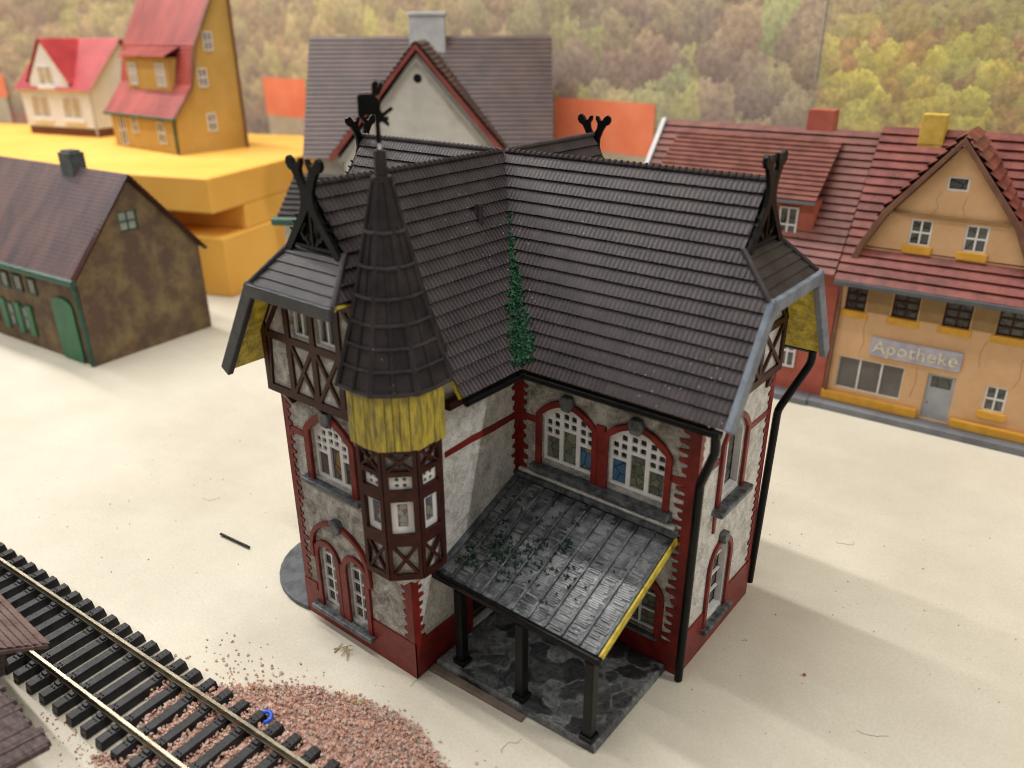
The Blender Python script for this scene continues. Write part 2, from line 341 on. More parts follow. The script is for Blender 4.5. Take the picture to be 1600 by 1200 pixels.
for (ang, Lr, Lh) in ARMS:
    a = R(ang); e = Vector((round(math.cos(a)), round(math.sin(a)), 0)); pr = Vector((-e.y, e.x, 0))
    sides = []
    for s in (-1, 1):
        Dv = (pr * s + Vector((0, 0, -K))).normalized()
        cut = (ang == -90 and s == 1)
        def umax(d, Lr=Lr, Lh=Lh, cut=cut):
            y = d * ky
            if y < HIPT: return Lr
            if y < HIPE: return Lr + (Lh - Lr) * (y - HIPT) / (HIPE - HIPT)
            if cut and y > HIPE + .1: return 7.1
            return Lh
        mbt = MB(); tile_slope(mbt, (0, 0, H), e, Dv, dE, lambda d: d * ky, umax)
        ro = mbt.build('roof_slope', tileM, house)
        N = e.cross(Dv); N = N if N.z > 0 else -N
        ol = [(0.35, .3), (Lr - .25, .3), (Lr - .25, HIPT / ky), (Lr - .05, HIPT / ky + .1), (Lh, HIPE / ky + .05)]
        ol += ([(7.1, HIPE / ky + .02), (7.1, dE)] if cut else [(Lh, dE)]) + [(EV, dE)]
        F = (Vector((0, 0, H)), e, Dv); n_ = F[1].cross(F[2]); sg = 1 if n_.z > 0 else -1
        b = MB(); plate(b, F, [ol], [], -.05 * sg, -.17 * sg)
        b.build('soffit_boards', yelM, ro)
        # barge board on the verge
        P = lambda u, d, h=0: Vector((0, 0, H)) + e * u + Dv * d + N * h
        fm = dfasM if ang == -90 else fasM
        if not cut:
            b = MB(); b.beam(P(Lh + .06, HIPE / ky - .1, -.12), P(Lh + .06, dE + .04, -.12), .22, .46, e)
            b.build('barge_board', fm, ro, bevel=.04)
        b = MB(); b.tube([P(Lr - .02, HIPT / ky, .05), P(Lh, HIPE / ky, .05)], .1, 8); b.build('hip_cap', tileM, ro)
    # hip (half-hipped gable end)
    Hd = (e * (Lh - Lr) + Vector((0, 0, -K * (HIPE - HIPT)))); hl = Hd.length
    mbh = MB(); O = Vector((0, 0, H - K * HIPT)) + e * Lr
    tile_slope(mbh, O, pr, Hd, hl, lambda d: -(HIPT + (HIPE - HIPT) * d / hl), lambda d: HIPT + (HIPE - HIPT) * d / hl, course=.34, rib=0, lift=.04, jitter=.008)
    hp = mbh.build('hip_slope', slateM, house)
    b = MB(); Fh = (O, pr, Hd.normalized()); nn = Fh[1].cross(Fh[2]); sg = 1 if nn.z > 0 else -1
    plate(b, Fh, [[(-HIPT, 0), (HIPT, 0), (HIPE, hl), (-HIPE, hl)]], [], -.06 * sg, -.18 * sg); b.build('soffit_boards', yelM, hp)
    b = MB(); z = H - K * HIPE
    c0 = e * (Lh + .09) + Vector((0, 0, z - .14))
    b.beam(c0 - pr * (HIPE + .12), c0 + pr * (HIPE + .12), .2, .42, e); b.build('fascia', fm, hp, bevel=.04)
    # small vertical gable above the hip and the crossed horse-head boards
    FG = (e * (Lr - .12), pr, Vector((0, 0, 1)))
    b = MB(); plate(b, FG, [[(-HIPT, H - K * HIPT), (HIPT, H - K * HIPT), (0, H - .06)]], [], .0, .1); b.build('gablet', blackM, house)
    FN = (e * (Lr + .06), pr, Vector((0, 0, 1)))
    half = [(0, 17.18), (.16, 17.42), (.20, 17.62), (.09, 17.80), (.10, 17.94), (.19, 17.93), (.30, 17.78), (.42, 17.76), (.52, 17.9), (.66, 17.99), (.80, 17.9), (.82, 17.74), (.72, 17.6), (.58, 17.55),
            (.42, 17.3), (.30, 17.0), (.29, 16.7), (.40, 16.4), (1.32, 15.17), (1.05, 15.10), (0, 16.45)]
    outl = half + [(-x, y) for x, y in half[::-1] if x != 0]
    rnd = MB(); q = [outl]
    plate(rnd, FN, q, [], 0, .14)
    fo = rnd.build('gable_finial', blackM, house, bevel=.02)
    lat = MB(); bars = [bar((-1.15, 15.32), (1.15, 15.32), .1), bar((0, 15.3), (0, 16.5), .09)]
    for s in (-1, 1):
        bars += [bar((s * .15, 15.4), (s * .78, 15.95), .09), bar((s * .9, 15.4), (s * .25, 16.05), .08), band([(s * .35, 15.95), (s * .5, 15.75), (s * .4, 15.55), (s * .22, 15.6)], .09)]
    plate(lat, FN, bars, [], .02, .09)
    for s in (-1, 1):
        for t_ in (.25, .42, .6):
            c = FN[0] + pr * (s * (.40 + (1.32 - .40) * t_ + .03)) + Vector((0, 0, 16.4 - 1.23 * t_ + .03))
            lat.tube([c, c + pr * s * .12 + Vector((0, 0, .09))], .04, 6)
    lat.build('lattice', blackM, fo)
    # ridge caps: a row of little lapped half-round tiles
    b = MB(); u = .1
    while u < Lr - .1:
        w = .25; p0 = Vector((0, 0, H)) + e * u; p1 = p0 + e * w
        b.tube([p0 + Vector((0, 0, .00)), p1 + Vector((0, 0, .045))], [.075, .11], 8); u += .24
    b.build('ridge_tile', tileM, house)
# grey filler strips in the front valley
b = MB(); b.beam((.15, -.15, H - .2), (EV, -EV, H - K * EV + .02), .16, .05, (1, 1, 0)); b.build('valley_strip', tileM, house)
VX, VY, VZ = 1.27, -2.87, 15.2
# vent pipe
b = MB(); b.tube([(VX, VY, VZ - .1), (VX, VY, VZ + .6)], .12, 12); b.tube([(VX, VY, VZ + .52), (VX, VY, VZ + .62)], .15, 12); b.build('vent_pipe', tileM, house)

# ---- walls
def wall(F, outs, holes, mat, depth=.25): 
    b = MB(); plate(b, F, outs, holes, -depth, 0); return b.build('stone_wall', mat, house)
w1holes = [arch(-1.95, -.95, .9, 3.25, .5), arch(-.36, .64, .9, 3.25, .5), seg(-1.6, .5, 6.7, 8.55, .6)]
wall(F1, [rect(-3, 0, 3, 12.2)], w1holes, stoneM)
wall(F2, [rect(-8.54, 0, -2.9, 12.2)], [rect(-5.9, .3, -3.4, 3.6)], stoneW)
w3holes = [seg(4.1, 6.35, 6.75, 8.6, .55), seg(6.9, 9.15, 6.75, 8.6, .55), arch(7.75, 9.25, 1.35, 2.9, .6), arch(4.3, 5.8, 1.35, 2.9, .6)]
wall(F3, [rect(3.01, 0, 10.0, 12.0)], w3holes, stoneM)
w4holes = [seg(-1.05, .72, 6.3, 8.6, .7), arch(-1.05, .55, 1.05, 3.5, .8)]
wall(F4, [rect(-2.9, 0, 2.9, 10.3)], w4holes, stoneW)
# timbered upper gable of the right arm / left arm: infill
def gable_poly(z0): return [(-2.95, z0), (2.95, z0), (2.95, H - K * 2.95 - .22), (1.98, 13.85), (-1.98, 13.85), (-2.95, H - K * 2.95 - .22)]
FJ1 = FR((0, -9.25, 0), (1, 0, 0), (0, 0, 1)); FJ4 = FR((10.34, 0, 0), (0, 1, 0), (0, 0, 1))
b = MB(); plate(b, FJ1, [gable_poly(9.95)], [rect(-1.35, 12.25, -.45, 13.6), rect(-.1, 12.25, .8, 13.6)], -.3, 0); b.build('gable_infill', stoneM, house)
b = MB(); plate(b, FJ4, [gable_poly(10.1)], [rect(-.8, 12.25, .8, 13.6)], -.3, 0); b.build('gable_infill', stoneW, house)
def timber(F, z0, wins, tag_):
    zb = z0; B = [bar((-3, zb + .12), (3, zb + .12), .28), bar((-3, 12.05), (3, 12.05), .24), bar((-2.0, 13.75), (2.0, 13.75), .2),
         bar((-2.87, zb), (-2.87, 12.4), .24), bar((2.87, zb), (2.87, 12.4), .24), bar((-2.95, 12.35), (-1.95, 13.85), .2), bar((2.95, 12.35), (1.95, 13.85), .2)]
    for x in (-1.55, -.27, 1.0): B += [bar((x, zb), (x, 13.8), .24)]
    B += [bar((-2.75, 12.1), (-1.62, 13.7), .13), bar((2.75, 12.1), (1.3, 13.7), .13)]
    for x0, x1 in ((-1.45, -.36), (-.18, .9), (1.1, 2.75)):
        B += [bar((x0, zb + .25), (x1, 11.95), .13), bar((x1, zb + .25), (x0, 11.95), .13)]
    B += [bar((-2.75, zb + .2), (-2.55, 11.9), .1)]
    clip = [w for w in wins]
    b = MB(); plate(b, F, B, clip, .0, .09)
    return b.build('timber_frame', timM, house)
timber(FJ1, 9.95, [rect(-1.38, 12.2, -.42, 13.63), rect(-.12, 12.2, .85, 13.63)], 'l')
timber(FJ4, 10.1, [rect(-.82, 12.2, .82, 13.63)], 'r')
for F, x0, x1 in ((FJ1, -1.35, -.45), (FJ1, -.1, .8), (FJ4, -.8, .8)):
    b = MB(); c = (x0 + x1) / 2; plate(b, F, [rect(x0, 12.25, x1, 13.6)], [rect(x0 + .09, 12.34, c - .05, 13.5), rect(c + .05, 12.34, x1 - .09, 13.5)], -.22, -.12)
    w = b.build('window', whiteM, house); b = MB(); plate(b, F, [rect(x0 + .02, 12.27, x1 - .02, 13.58)], [], -.27, -.235); b.build('pane', paneK, w)
# jetty soffit, corbels
b = MB(); b.box((-2.95, -9.24, 9.95), (2.95, -8.81, 10.05)); b.box((10.26, -2.95, 10.1), (10.33, 2.95, 10.2)); b.build('jetty_beam', timM, house)
b = MB()
for x in (-2.3, -.55, 1.2):
    b.hexa([(x - .12, -8.99, 9.45), (x + .12, -8.99, 9.45), (x + .12, -8.81, 9.45), (x - .12, -8.81, 9.45)], [(x - .12, -9.3, 9.94), (x + .12, -9.3, 9.94), (x + .12, -8.81, 9.94), (x - .12, -8.81, 9.94)])
for y in (-2.2, -.2, 2.2):
    b.hexa([(10.26, y - .12, 9.6), (10.34, y - .12, 9.6), (10.34, y + .12, 9.6), (10.26, y + .12, 9.6)], [(10.26, y - .12, 10.09), (10.44, y - .12, 10.09), (10.44, y + .12, 10.09), (10.26, y + .12, 10.09)])
b.build('corbel', timM, house, bevel=.03)
# rear arms: plain stone boxes with plinth
b = MB(); b.box((-3, 2.95, 0), (3, 5.2, 12.2)); b.box((-7, -2.9, 0), (-3.0, 2.9, 12.2)); b.build('rear_wall', stoneM, house)
b = MB(); b.box((-3.08, 2.95, 0), (3.08, 5.28, 1.6)); b.box((-7.08, -2.98, 0), (-3.05, 2.98, 1.6)); b.build('rear_plinth', redM, house)
b = MB(); b.box((3.03, 2.6, 0), (10.0, 2.88, 12)); b.box((-2.98, -8.5, 0), (-2.75, -2.95, 12.2)); b.build('rear_wall', stoneM, house)
for (fr, pl) in ((FR((0, 5.22, 0), (-1, 0, 0), (0, 0, 1)), gable_poly(11)), (FR((-7.02, 0, 0), (0, -1, 0), (0, 0, 1)), gable_poly(11))):
    b = MB(); plate(b, fr, [pl], [], -.2, 0); b.build('gable_infill', stoneM, house)

# ---- red brick trim
def quoin(F, u, dr, v0, v1, w=.3, tooth=.22, n1=.05, mat=None):
    pts = [(u, v0), (u, v1)]; v = v1; out = []
    while v > v0 + .12:
        st = random.uniform(.16, .26); t = w + tooth * random.uniform(.45, 1.15)
        out += [(u + dr * (w + random.uniform(0, .04)), v), (u + dr * t, v - st * .25), (u + dr * (t - random.uniform(0, .07)), v - st * .8), (u + dr * w, v - st)]
        v -= st + random.uniform(.1, .2)
    out.append((u + dr * w, v0))
    b = MB(); plate(b, F, [[(u, v0)] + out[::-1] + [(u, v1)]] if False else [[(u, v1)] + out + [(u, v0)]], [], 0.002, n1)
    return b.build('quoin', mat or redM, house)
quoin(F1, -3.04, 1, 1.5, 9.94, .26, .3)
quoin(F1, 3.04, -1, 1.5, 4.6, .32)
quoin(F2, -8.83, 1, 1.5, 4.3, .3)
quoin(F2, -2.91, -1, 5.9, 9.9, .22, .2)
quoin(F3, 3.01, 1, 5.9, 10.3, .22, .22)
quoin(F3, 10.26, -1, 1.2, 10.2, .36, .36)
quoin(F4, -2.94, 1, 1.5, 9.9, .2, .12)
quoin(F4, 2.94, -1, 1.5, 10.0, .25, .2)
# plinths
b = MB(); plate(b, F1, [rect(-3.06, 0, 3.06, .72), rect(-3.06, .72, -2.3, 1.62), rect(-2.35, .6, -1.95, 1.3), rect(-.95, .6, -.36, 1.3), rect(.64, .6, 3.06, 1.55)], [], 0, .07)
b.build('brick_plinth', redM, house)
b = MB(); plate(b, F2, [rect(-8.86, 0, -5.95, 1.55)], [], 0, .06); b.build('brick_plinth', redM, house)
b = MB(); plate(b, F3, [rect(5.95, 0, 10.3, 1.28)], [], 0, .065); b.build('brick_plinth', redM, house)
b = MB(); plate(b, F4, [rect(-2.96, 0, 2.96, .98), rect(-2.96, .9, -1.15, 1.72), rect(.65, .9, 2.96, 1.72)], [], 0, .07)
b.build('brick_plinth', redM, house)
# string courses
for F_, pl_ in ((F1, rect(-2.7, 8.15, -1.8, 8.38)), (F2, band([(-6.9, 8.30), (-5.5, 8.34), (-4.4, 8.3), (-3.1, 8.34)], .22, .02)), (F3, rect(3.2, 8.2, 4.0, 8.44)), (F3, rect(9.2, 7.75, 9.95, 8.0)),
                (F4, rect(-2.8, 8.0, -1.2, 8.22)), (F4, rect(.9, 8.3, 2.75, 8.52))):
    b = MB(); plate(b, F_, [pl_], [], 0, .045); b.build('string_course', redM, house)

def ptin(poly, x, y): return pip((x, y), poly)
def surround(parent, F, pts, w=.24, n1=.12):
    b = MB(); plate(b, F, [band(pts, w, .008)], [], .003, n1); return b.build('surround', redM, parent, bevel=.025)
def keystone(parent, F, u, v, s=.24):
    b = MB(); plate(b, F, [[(u - s * .75, v - s), (u + s * .6, v - s * 1.1), (u + s * 1.1, v), (u + s * .7, v + s), (u - s * .8, v + s), (u - s * 1.1, v + .1)]], [], 0, .26)
    return b.build('keystone', sillM, parent, bevel=.05)
def sill(parent, F, ua, ub, v, h=.2, d=.3):
    b = MB(); plate(b, F, [[(ua, v - h), (ub, v - h), (ub + .02, v), (ua - .02, v)]], [], -.08, d); return b.build('sill', sillM, parent, bevel=.06)
def big_window(F, u0, u1, v0, vs, rise, panes, tv=.55):
    out = seg(u0, u1, v0, vs, rise); ins = seg(u0 + .07, u1 - .07, v0 + .08, vs - .02, rise - .06)
    w = (u1 - u0); holes = []; m = .085
    xs = [u0 + .04 + (w - .08) * k / 3 for k in range(4)]
    tops = [v0 + (vs - v0) * tv, v0 + (vs - v0) * (tv + .2), v0 + (vs - v0) * tv]; cells = []
    for k in range(3):
        a, c = xs[k] + m, xs[k + 1] - m; cells.append((a, c, tops[k])); holes.append(rect(a, v0 + .12, c, tops[k]))
        sq = (c - a - .1) / 2; 
        y = tops[k] + .12
        while y + sq * 1.05 < vs + rise:
            for j in range(2):
                x = a + j * (sq + .1)
                r_ = [(x + sq * .15, y), (x + sq * .85, y), (x + sq, y + sq * .15), (x + sq, y + sq * .85), (x + sq * .85, y + sq), (x + sq * .15, y + sq), (x, y + sq * .85), (x, y + sq * .15)]
                if ptin(ins, x, y + sq) and ptin(ins, x + sq, y + sq): holes.append(r_)
            y += sq + .1
    b = MB(); plate(b, F, [out], holes, -.22, -.12)
    win = b.build('window', whiteM, house, bevel=.012)
    for (a, c, t), pm in zip(cells, panes):
        b = MB(); plate(b, F, [rect(a - .03, v0 + .09, c + .03, t + .03)], [], -.26, -.235); b.build('pane', pm, win)
    b = MB(); plate(b, F, [seg(u0 + .02, u1 - .02, v0 + .02, vs, rise - .03)], [], -.33, -.28); b.build('pane', paneK, win)
    return win
def arch_line(u0, u1, vb, vs, rise, segm=True, n=12):
    a = (seg(u0, u1, vs, vs, rise, n)[2:][::-1] if segm else arcpts(u0, u1, vs, rise, n))
    return [(u0, vb)] + a + [(u1, vb)]
# front-left upper window
w = big_window(F1, -1.6, .5, 6.7, 8.55, .6, (paneO, paneO, paneK))
surround(w, F1, arch_line(-1.73, .63, 6.35, 8.6, .72), .28, .14); keystone(w, F1, -.52, 9.35, .27); sill(w, F1, -2.15, .95, 6.62, .2, .32)
# two big windows of the main front
w = big_window(F3, 4.1, 6.35, 6.75, 8.6, .55, (paneG, paneG, paneB))
surround(w, F3, arch_line(4.0, 6.42, 6.6, 8.65, .65), .24, .14); keystone(w, F3, 5.25, 9.4, .27)
w = big_window(F3, 6.9, 9.15, 6.75, 8.6, .55, (paneB, paneG, paneG))
surround(w, F3, arch_line(6.83, 9.27, 6.6, 8.65, .65), .24, .145); keystone(w, F3, 8.02, 9.38, .27)
sill(w, F3, 3.75, 9.5, 6.6, .26, .38)
b = MB(); plate(b, F3, [rect(6.44, 6.6, 6.82, 8.95)], [], 0, .11); b.build('brick_pier', redM, house)
b = MB(); plate(b, F3, [band([(3.1, 6.05), (5, 6.12), (8, 6.04), (9.7, 6.1)], .22, .02)], [], 0, .18); b.build('ledge', stoneW, house, bevel=.05)
def tall_window(F, u0, u1, v0, vs, rise, rows=4, pm=paneK, deep=False):
    hs = []; c = (u0 + u1) / 2
    n0 = -.3 if deep else -.22
    hs = []
    hh = (vs - v0 - .1) / rows
    for k in range(rows):
        y = v0 + .1 + k * hh
        hs += [rect(u0 + .1, y, c - .04, y + hh - .07), rect(c + .04, y, u1 - .1, y + hh - .07)]
    hs += [[(u0 + .12, vs + .02), (c - .04, vs + .02), (c - .04, vs + rise - .1), (u0 + .25, vs + rise * .6)], [(c + .04, vs + .02), (u1 - .12, vs + .02), (u1 - .25, vs + rise * .6), (c + .04, vs + rise - .1)]]
    b = MB(); plate(b, F, [arch(u0, u1, v0, vs, rise)], hs, n0, n0 + .1)
    if deep:
        plate(b, F, [arch(u0 + .005, u1 - .005, v0 + .005, vs, rise - .005)], [arch(u0 + .1, u1 - .1, v0 + .1, vs, rise - .1)], n0 + .1, -.03)
    win = b.build('window', whiteM, house, bevel=.01)
    b = MB(); plate(b, F, [arch(u0 + .02, u1 - .02, v0 + .02, vs, rise - .02)], [], n0 - .06, n0 - .02); b.build('pane', pm, win)
    return win
w = tall_window(F1, -1.95, -.95, .9, 3.25, .5); surround(w, F1, arch_line(-2.05, -.85, .72, 3.25, .6, False), .24, .12)
w = tall_window(F1, -.36, .64, .9, 3.25, .5); surround(w, F1, arch_line(-.46, .74, .72, 3.25, .6, False), .24, .125)
b = MB(); plate(b, F1, [rect(-.86, .7, -.45, 3.3)], [], 0, .1); b.build('brick_pier', redM, house)
surround(w, F1, arch_line(-2.22, .92, 3.0, 3.5, 1.45, False, 18), .2, .16); keystone(w, F1, -.62, 4.98, .26); sill(w, F1, -2.45, .95, .78, .2, .34)
w = tall_window(F3, 7.75, 9.25, 1.35, 2.9, .6, 2, paneG); surround(w, F3, arch_line(7.65, 9.38, 1.2, 2.95, .7, False), .28, .13); sill(w, F3, 7.5, 9.4, 1.3, .14, .22)
w = tall_window(F3, 4.3, 5.8, 1.35, 2.9, .6, 2, paneG); surround(w, F3, arch_line(4.2, 5.9, 1.2, 2.95, .7, False), .28, .13)
# right gable windows
w = tall_window(F4, -1.05, .55, 1.05, 3.5, .8, 3, paneK, True); surround(w, F4, arch_line(-1.13, .63, .9, 3.5, .9, False), .22, .12); keystone(w, F4, -.3, 4.6, .22); sill(w, F4, -1.35, .95, 1.0, .22, .3)
b = MB(); plate(b, F4, [seg(-1.05, .72, 6.3, 8.6, .7)], [rect(-.92, 6.45, -.21, 8.7), rect(-.11, 6.45, .6, 8.7)], -.3, -.2)
plate(b, F4, [seg(-1.045, .715, 6.305, 8.6, .69)], [seg(-.93, .6, 6.42, 8.55, .6)], -.2, -.03); w = b.build('window', whiteM, house, bevel=.01)
b = MB(); plate(b, F4, [seg(-1.03, .7, 6.32, 8.6, .68)], [], -.36, -.32); b.build('pane', paneK, w)
surround(w, F4, arch_line(-1.13, .82, 6.2, 8.65, .75), .22, .13); sill(w, F4, -1.42, 1.15, 6.22, .24, .42)
b = MB()
for u, l in ((-1.15, .8), (-.6, .42), (-.1, .38), (.4, .38), (.85, .5)): plate(b, F4, [[(u - .1, 5.97), (u + .1, 5.97), (u + .07, 5.97 - l), (u, 5.92 - l), (u - .07, 5.97 - l)]], [], 0, .07)
b.build('brick_corbel', redM, house)
# dark doorway on the side wall beneath the porch
darkM = paint('unlit_interior', (.006, .006, .006), (.01, .01, .01), 1, .8, 0)
b = MB(); plate(b, F2, [rect(-6.1, .3, -3.25, 3.8)], [rect(-5.85, .3, -3.5, 3.55)], -.1, .1); d = b.build('doorway', redM, house)
b = MB(); plate(b, F2, [rect(-5.9, .3, -3.4, 3.6)], [], -.6, -.5); b.build('doorway_dark', darkM, d)  # near-black sheet painted as the darkness inside the opening, not a real door

# ---- gutters and downpipes
def gutter(p, q, side):
    b = MB(); p = Vector(p); q = Vector(q); d = (q - p).normalized(); up = Vector((0, 0, 1)); n = Vector(side)
    prof = [(-.16, .0), (-.15, -.12), (-.07, -.21), (.05, -.21), (.14, -.12), (.16, .02), (.10, .02), (.09, -.08), (.03, -.14), (-.05, -.14), (-.1, -.08), (-.11, .0)]
    A = [p + n * x + up * y for x, y in prof]; B = [q + n * x + up * y for x, y in prof]; m = len(prof)
    b.add(A + B, [(i, (i + 1) % m, m + (i + 1) % m, m + i) for i in range(m)] + [tuple(range(m))[::-1], tuple(range(m, 2 * m))])
    return b.build('gutter', blackM, house)
ze = H - K * EV - .06
gutter((EV + .05, -EV - .13, ze), (11.4, -EV - .13, ze), (0, -1, 0))
gutter((EV + .13, -EV - .05, ze), (EV + .13, -7.05, ze), (1, 0, 0))
gutter((EV + .05, EV + .13, ze), (11.2, EV + .13, ze), (0, 1, 0))
b = MB(); b.beam((3.03, -3.15, 10.2), (10.2, -3.15, 10.2), .3, .25, (0, 1, 0)); b.beam((3.25, -7, 10.2), (3.25, -3.0, 10.2), .3, .25, (1, 0, 0)); b.build('wall_plate', timM, house)
def pipe(pts, r=.15):
    b = MB(); P = [Vector(p) for p in pts]; out = [P[0]]
    for i in range(1, len(P) - 1):
        a = (P[i - 1] - P[i]).normalized(); c = (P[i + 1] - P[i]).normalized(); out += [P[i] + a * .18, P[i] + (a + c) * .05, P[i] + c * .18]
    out.append(P[-1]); b.tube(out, r, 12)
    return b.build('downpipe', blackM, house, smooth=False)
pipe([(11.25, -4.2, ze), (11.25, -4.1, 9.95), (10.5, -3.2, 8.2), (10.42, -3.12, .06)])
pipe([(11.1, 4.1, ze - .1), (11.1, 4.1, 10.1), (10.45, 3.2, 8.35), (10.32, 3.15, .5)])

# ---- corner turret
TC_ = (2.53, -8.45)
def octp(Rr, z, off=22.5): return [Vector((TC_[0] + Rr * math.cos(R(off + 45 * k)), TC_[1] + Rr * math.sin(R(off + 45 * k)), z)) for k in range(8)]
def ringmesh(mb, rings, cap=True):
    n = len(rings[0]); vs = [p for r_ in rings for p in r_]
    fs = [(i * n + k, i * n + (k + 1) % n, (i + 1) * n + (k + 1) % n, (i + 1) * n + k) for i in range(len(rings) - 1) for k in range(n)]
    if cap: fs += [tuple(range(n))[::-1], tuple((len(rings) - 1) * n + k for k in range(n))]
    mb.add(vs, fs)
b = MB(); ringmesh(b, [octp(1.27, 4.9), octp(1.27, 9.75)]); oriel = b.build('oriel', stoneW, house)
b = MB(); b2 = [octp(.35, 3.85), octp(.75, 4.35), octp(1.2, 4.88)]; ringmesh(b, b2); b.build('corbel_cone', stoneW, oriel)
Ro = 1.31; ap = Ro * math.cos(R(22.5)); hs = Ro * math.sin(R(22.5))
for k in range(8):
    az = R(-135 + 45 * k)
    if k > 4: continue
    nrm = Vector((math.cos(az), math.sin(az), 0)); tu = Vector((0, 0, 1)).cross(nrm)
    # frame with N = outward
    F = (Vector((TC_[0], TC_[1], 0)) + nrm * ap, tu, Vector((0, 0, 1)))
    a = hs + .03
    m = .13
    holes = []
    full = rect(-a, 4.88, a, 9.72)
    def xpanel(v0, v1, w=.1):
        outs = [bar((-a + m, v0), (a - m, v1), w), bar((a - m, v0), (-a + m, v1), w)]; return rect(-a + m, v0, a - m, v1), outs
    h1, x1 = xpanel(5.08, 6.2); h2, x2 = xpanel(8.93, 9.55, .09)
    x2 += [band([(-.2, 9.5), (0, 9.08), (.2, 9.5)], .07)]
    hw = [rect(-a + m + .05, 6.62, a - m - .05, 7.86), rect(-a + m + .05, 8.26, a - m - .05, 8.76)]
    b = MB(); plate(b, F, [full], [h1, h2] + hw, -.02, .13); plate(b, F, x1 + x2, [], -.01, .11)
    b.build('timber_face', timM, oriel, bevel=.012)
    # windows: the shell is set back, white frame with a small picture pane
    b = MB(); plate(b, F, [rect(-a + m, 6.56, a - m, 7.92)], [rect(-.16, 6.85, .16, 7.7)], -.06, -.025); wn = b.build('oriel_window', whiteM, oriel)
    b = MB(); plate(b, F, [rect(-.18, 6.83, .18, 7.72)], [], -.075, -.06); b.build('pane', paneP, wn) if False else b.build('picture_pane', paneP, oriel)
    sm_ = [[(x + .07 * math.cos(t * math.pi / 4), y + .07 * math.sin(t * math.pi / 4)) for t in range(8)] for x in (-.12, .12) for y in (8.38, 8.6)]
    b = MB(); plate(b, F, [rect(-a + m, 8.18, a - m, 8.8)], sm_, -.06, -.025); b.build('oriel_window', whiteM, oriel)
    b = MB(); plate(b, F, [rect(-.3, 8.25, .3, 8.72)], [], -.07, -.062); b.build('picture_pane', paneK, oriel)
# core behind windows must sit behind panes: shrink by building the shell slightly smaller
for v_ in oriel.data.vertices:
    dx, dy = v_.co.x - TC_[0], v_.co.y - TC_[1]; l = math.hypot(dx, dy); v_.co.x = TC_[0] + dx / l * 1.215; v_.co.y = TC_[1] + dy / l * 1.215
# yellow boarded drum
yb = MB()
Rd = 1.56
P8 = octp(Rd, 0)
for k in range(8):
    A = P8[k]; B = P8[(k + 1) % 8]; d = B - A; nrm = Vector((d.y, -d.x, 0)).normalized()
    np_ = 5; t = 0
    cuts = [0] + sorted(random.uniform(i / np_ - .04, i / np_ + .04) for i in range(1, np_)) + [1]
    for i in range(np_):
        p = A + d * (cuts[i] + (.012 if i else 0)); q = A + d * cuts[i + 1]; j = random.uniform(0, .045); zb = 9.72 + random.uniform(-.03, .02); zb2 = zb + random.uniform(-.015, .015)
        in_ = -nrm * .1; o_ = nrm * j
        yb.hexa([p + in_ + Vector((0, 0, zb)), q + in_ + Vector((0, 0, zb2)), q + o_ + Vector((0, 0, zb2)), p + o_ + Vector((0, 0, zb))],
                [p + in_ + Vector((0, 0, 11.75)), q + in_ + Vector((0, 0, 11.75)), q + o_ + Vector((0, 0, 11.75)), p + o_ + Vector((0, 0, 11.75))])
def yboards():
    m, nt, p = nm('yellow_boards'); v = coords(nt, (4, 4, .7))
    c = ramp(nt, noise(nt, 1.6, 6, .7, v), [(.36, (.16, .13, .07)), (.47, (.36, .28, .04)), (.6, (.58, .46, .06))])
    nt.links.new(c, p.inputs['Base Color']); p.inputs['Roughness'].default_value = .5; bump(nt, p, noise(nt, 3, 6, .7, v), .6, .08); return m
yb.build('turret_boarding', yboards(), house, bevel=.015)
b = MB(); ringmesh(b, [octp(1.5, 9.85), octp(1.48, 11.7)]); b.build('turret_core', timM, house)
# spire
prof = [(11.66, 1.82), (12.4, 1.58), (13.3, 1.31), (14.2, 1.05), (15.25, .80), (16.3, .55), (17.55, .27)]
def Rz(z):
    for (a, ra), (c, rc) in zip(prof[:-1], prof[1:]):
        if a <= z <= c: return ra + (rc - ra) * (z - a) / (c - a)
    return prof[-1][1]
b = MB(); ringmesh(b, [octp(1.5, 11.7)] + [octp(r_, z) for z, r_ in prof]); spire = b.build('spire', slateM, house)
rb = MB()
for k in range(8):
    for j, rr in ((0, .11), (.5, .075)):
        pts = []
        for z, r_ in prof:
            A = octp(r_, z)[k]; B = octp(r_, z)[(k + 1) % 8]; pts.append(A.lerp(B, j))
        rb.tube(pts if j == 0 else pts[:-1], [rr * (1 - .5 * i / 6) for i in range(len(pts) - (0 if j == 0 else 1))], 6)
rb.build('spire_rib', slateM, spire)
for z in (11.7, 12.35, 12.98, 13.62, 14.35, 15.2, 16.15):
    rb = MB()
    for k in range(8):
        A = octp(Rz(z) + .02, z)[k]; B = octp(Rz(z) + .02, z)[(k + 1) % 8]; mid = A.lerp(B, .5) + Vector((0, 0, -.03))
        rb.tube([A, mid, B], .072 if z > 11.8 else .07, 6)
    rb.build('spire_ring', slateM, spire)
b = MB(); b.tube([(TC_[0], TC_[1], 17.45), (TC_[0], TC_[1], 17.62)], .3, 8); b.tube([(TC_[0], TC_[1], 17.5), (TC_[0], TC_[1], 18.3)], [.19, .17], 10); b.build('spire_post', slateM, spire)
b = MB()
for i in range(7):
    c = Vector((TC_[0] + random.uniform(-.1, .1), TC_[1] + random.uniform(-.1, .1), 18.3 + random.uniform(0, .12))); b.tube([c, c + Vector((random.uniform(-.05, .05), random.uniform(-.05, .05), .14))], [.05, .015], 6)
b.build('glue_blob', glueM, spire)
FV = (Vector((TC_[0] + .0, TC_[1], 18.3)), Vector((.80, .60, 0)), Vector((0, 0, 1)))
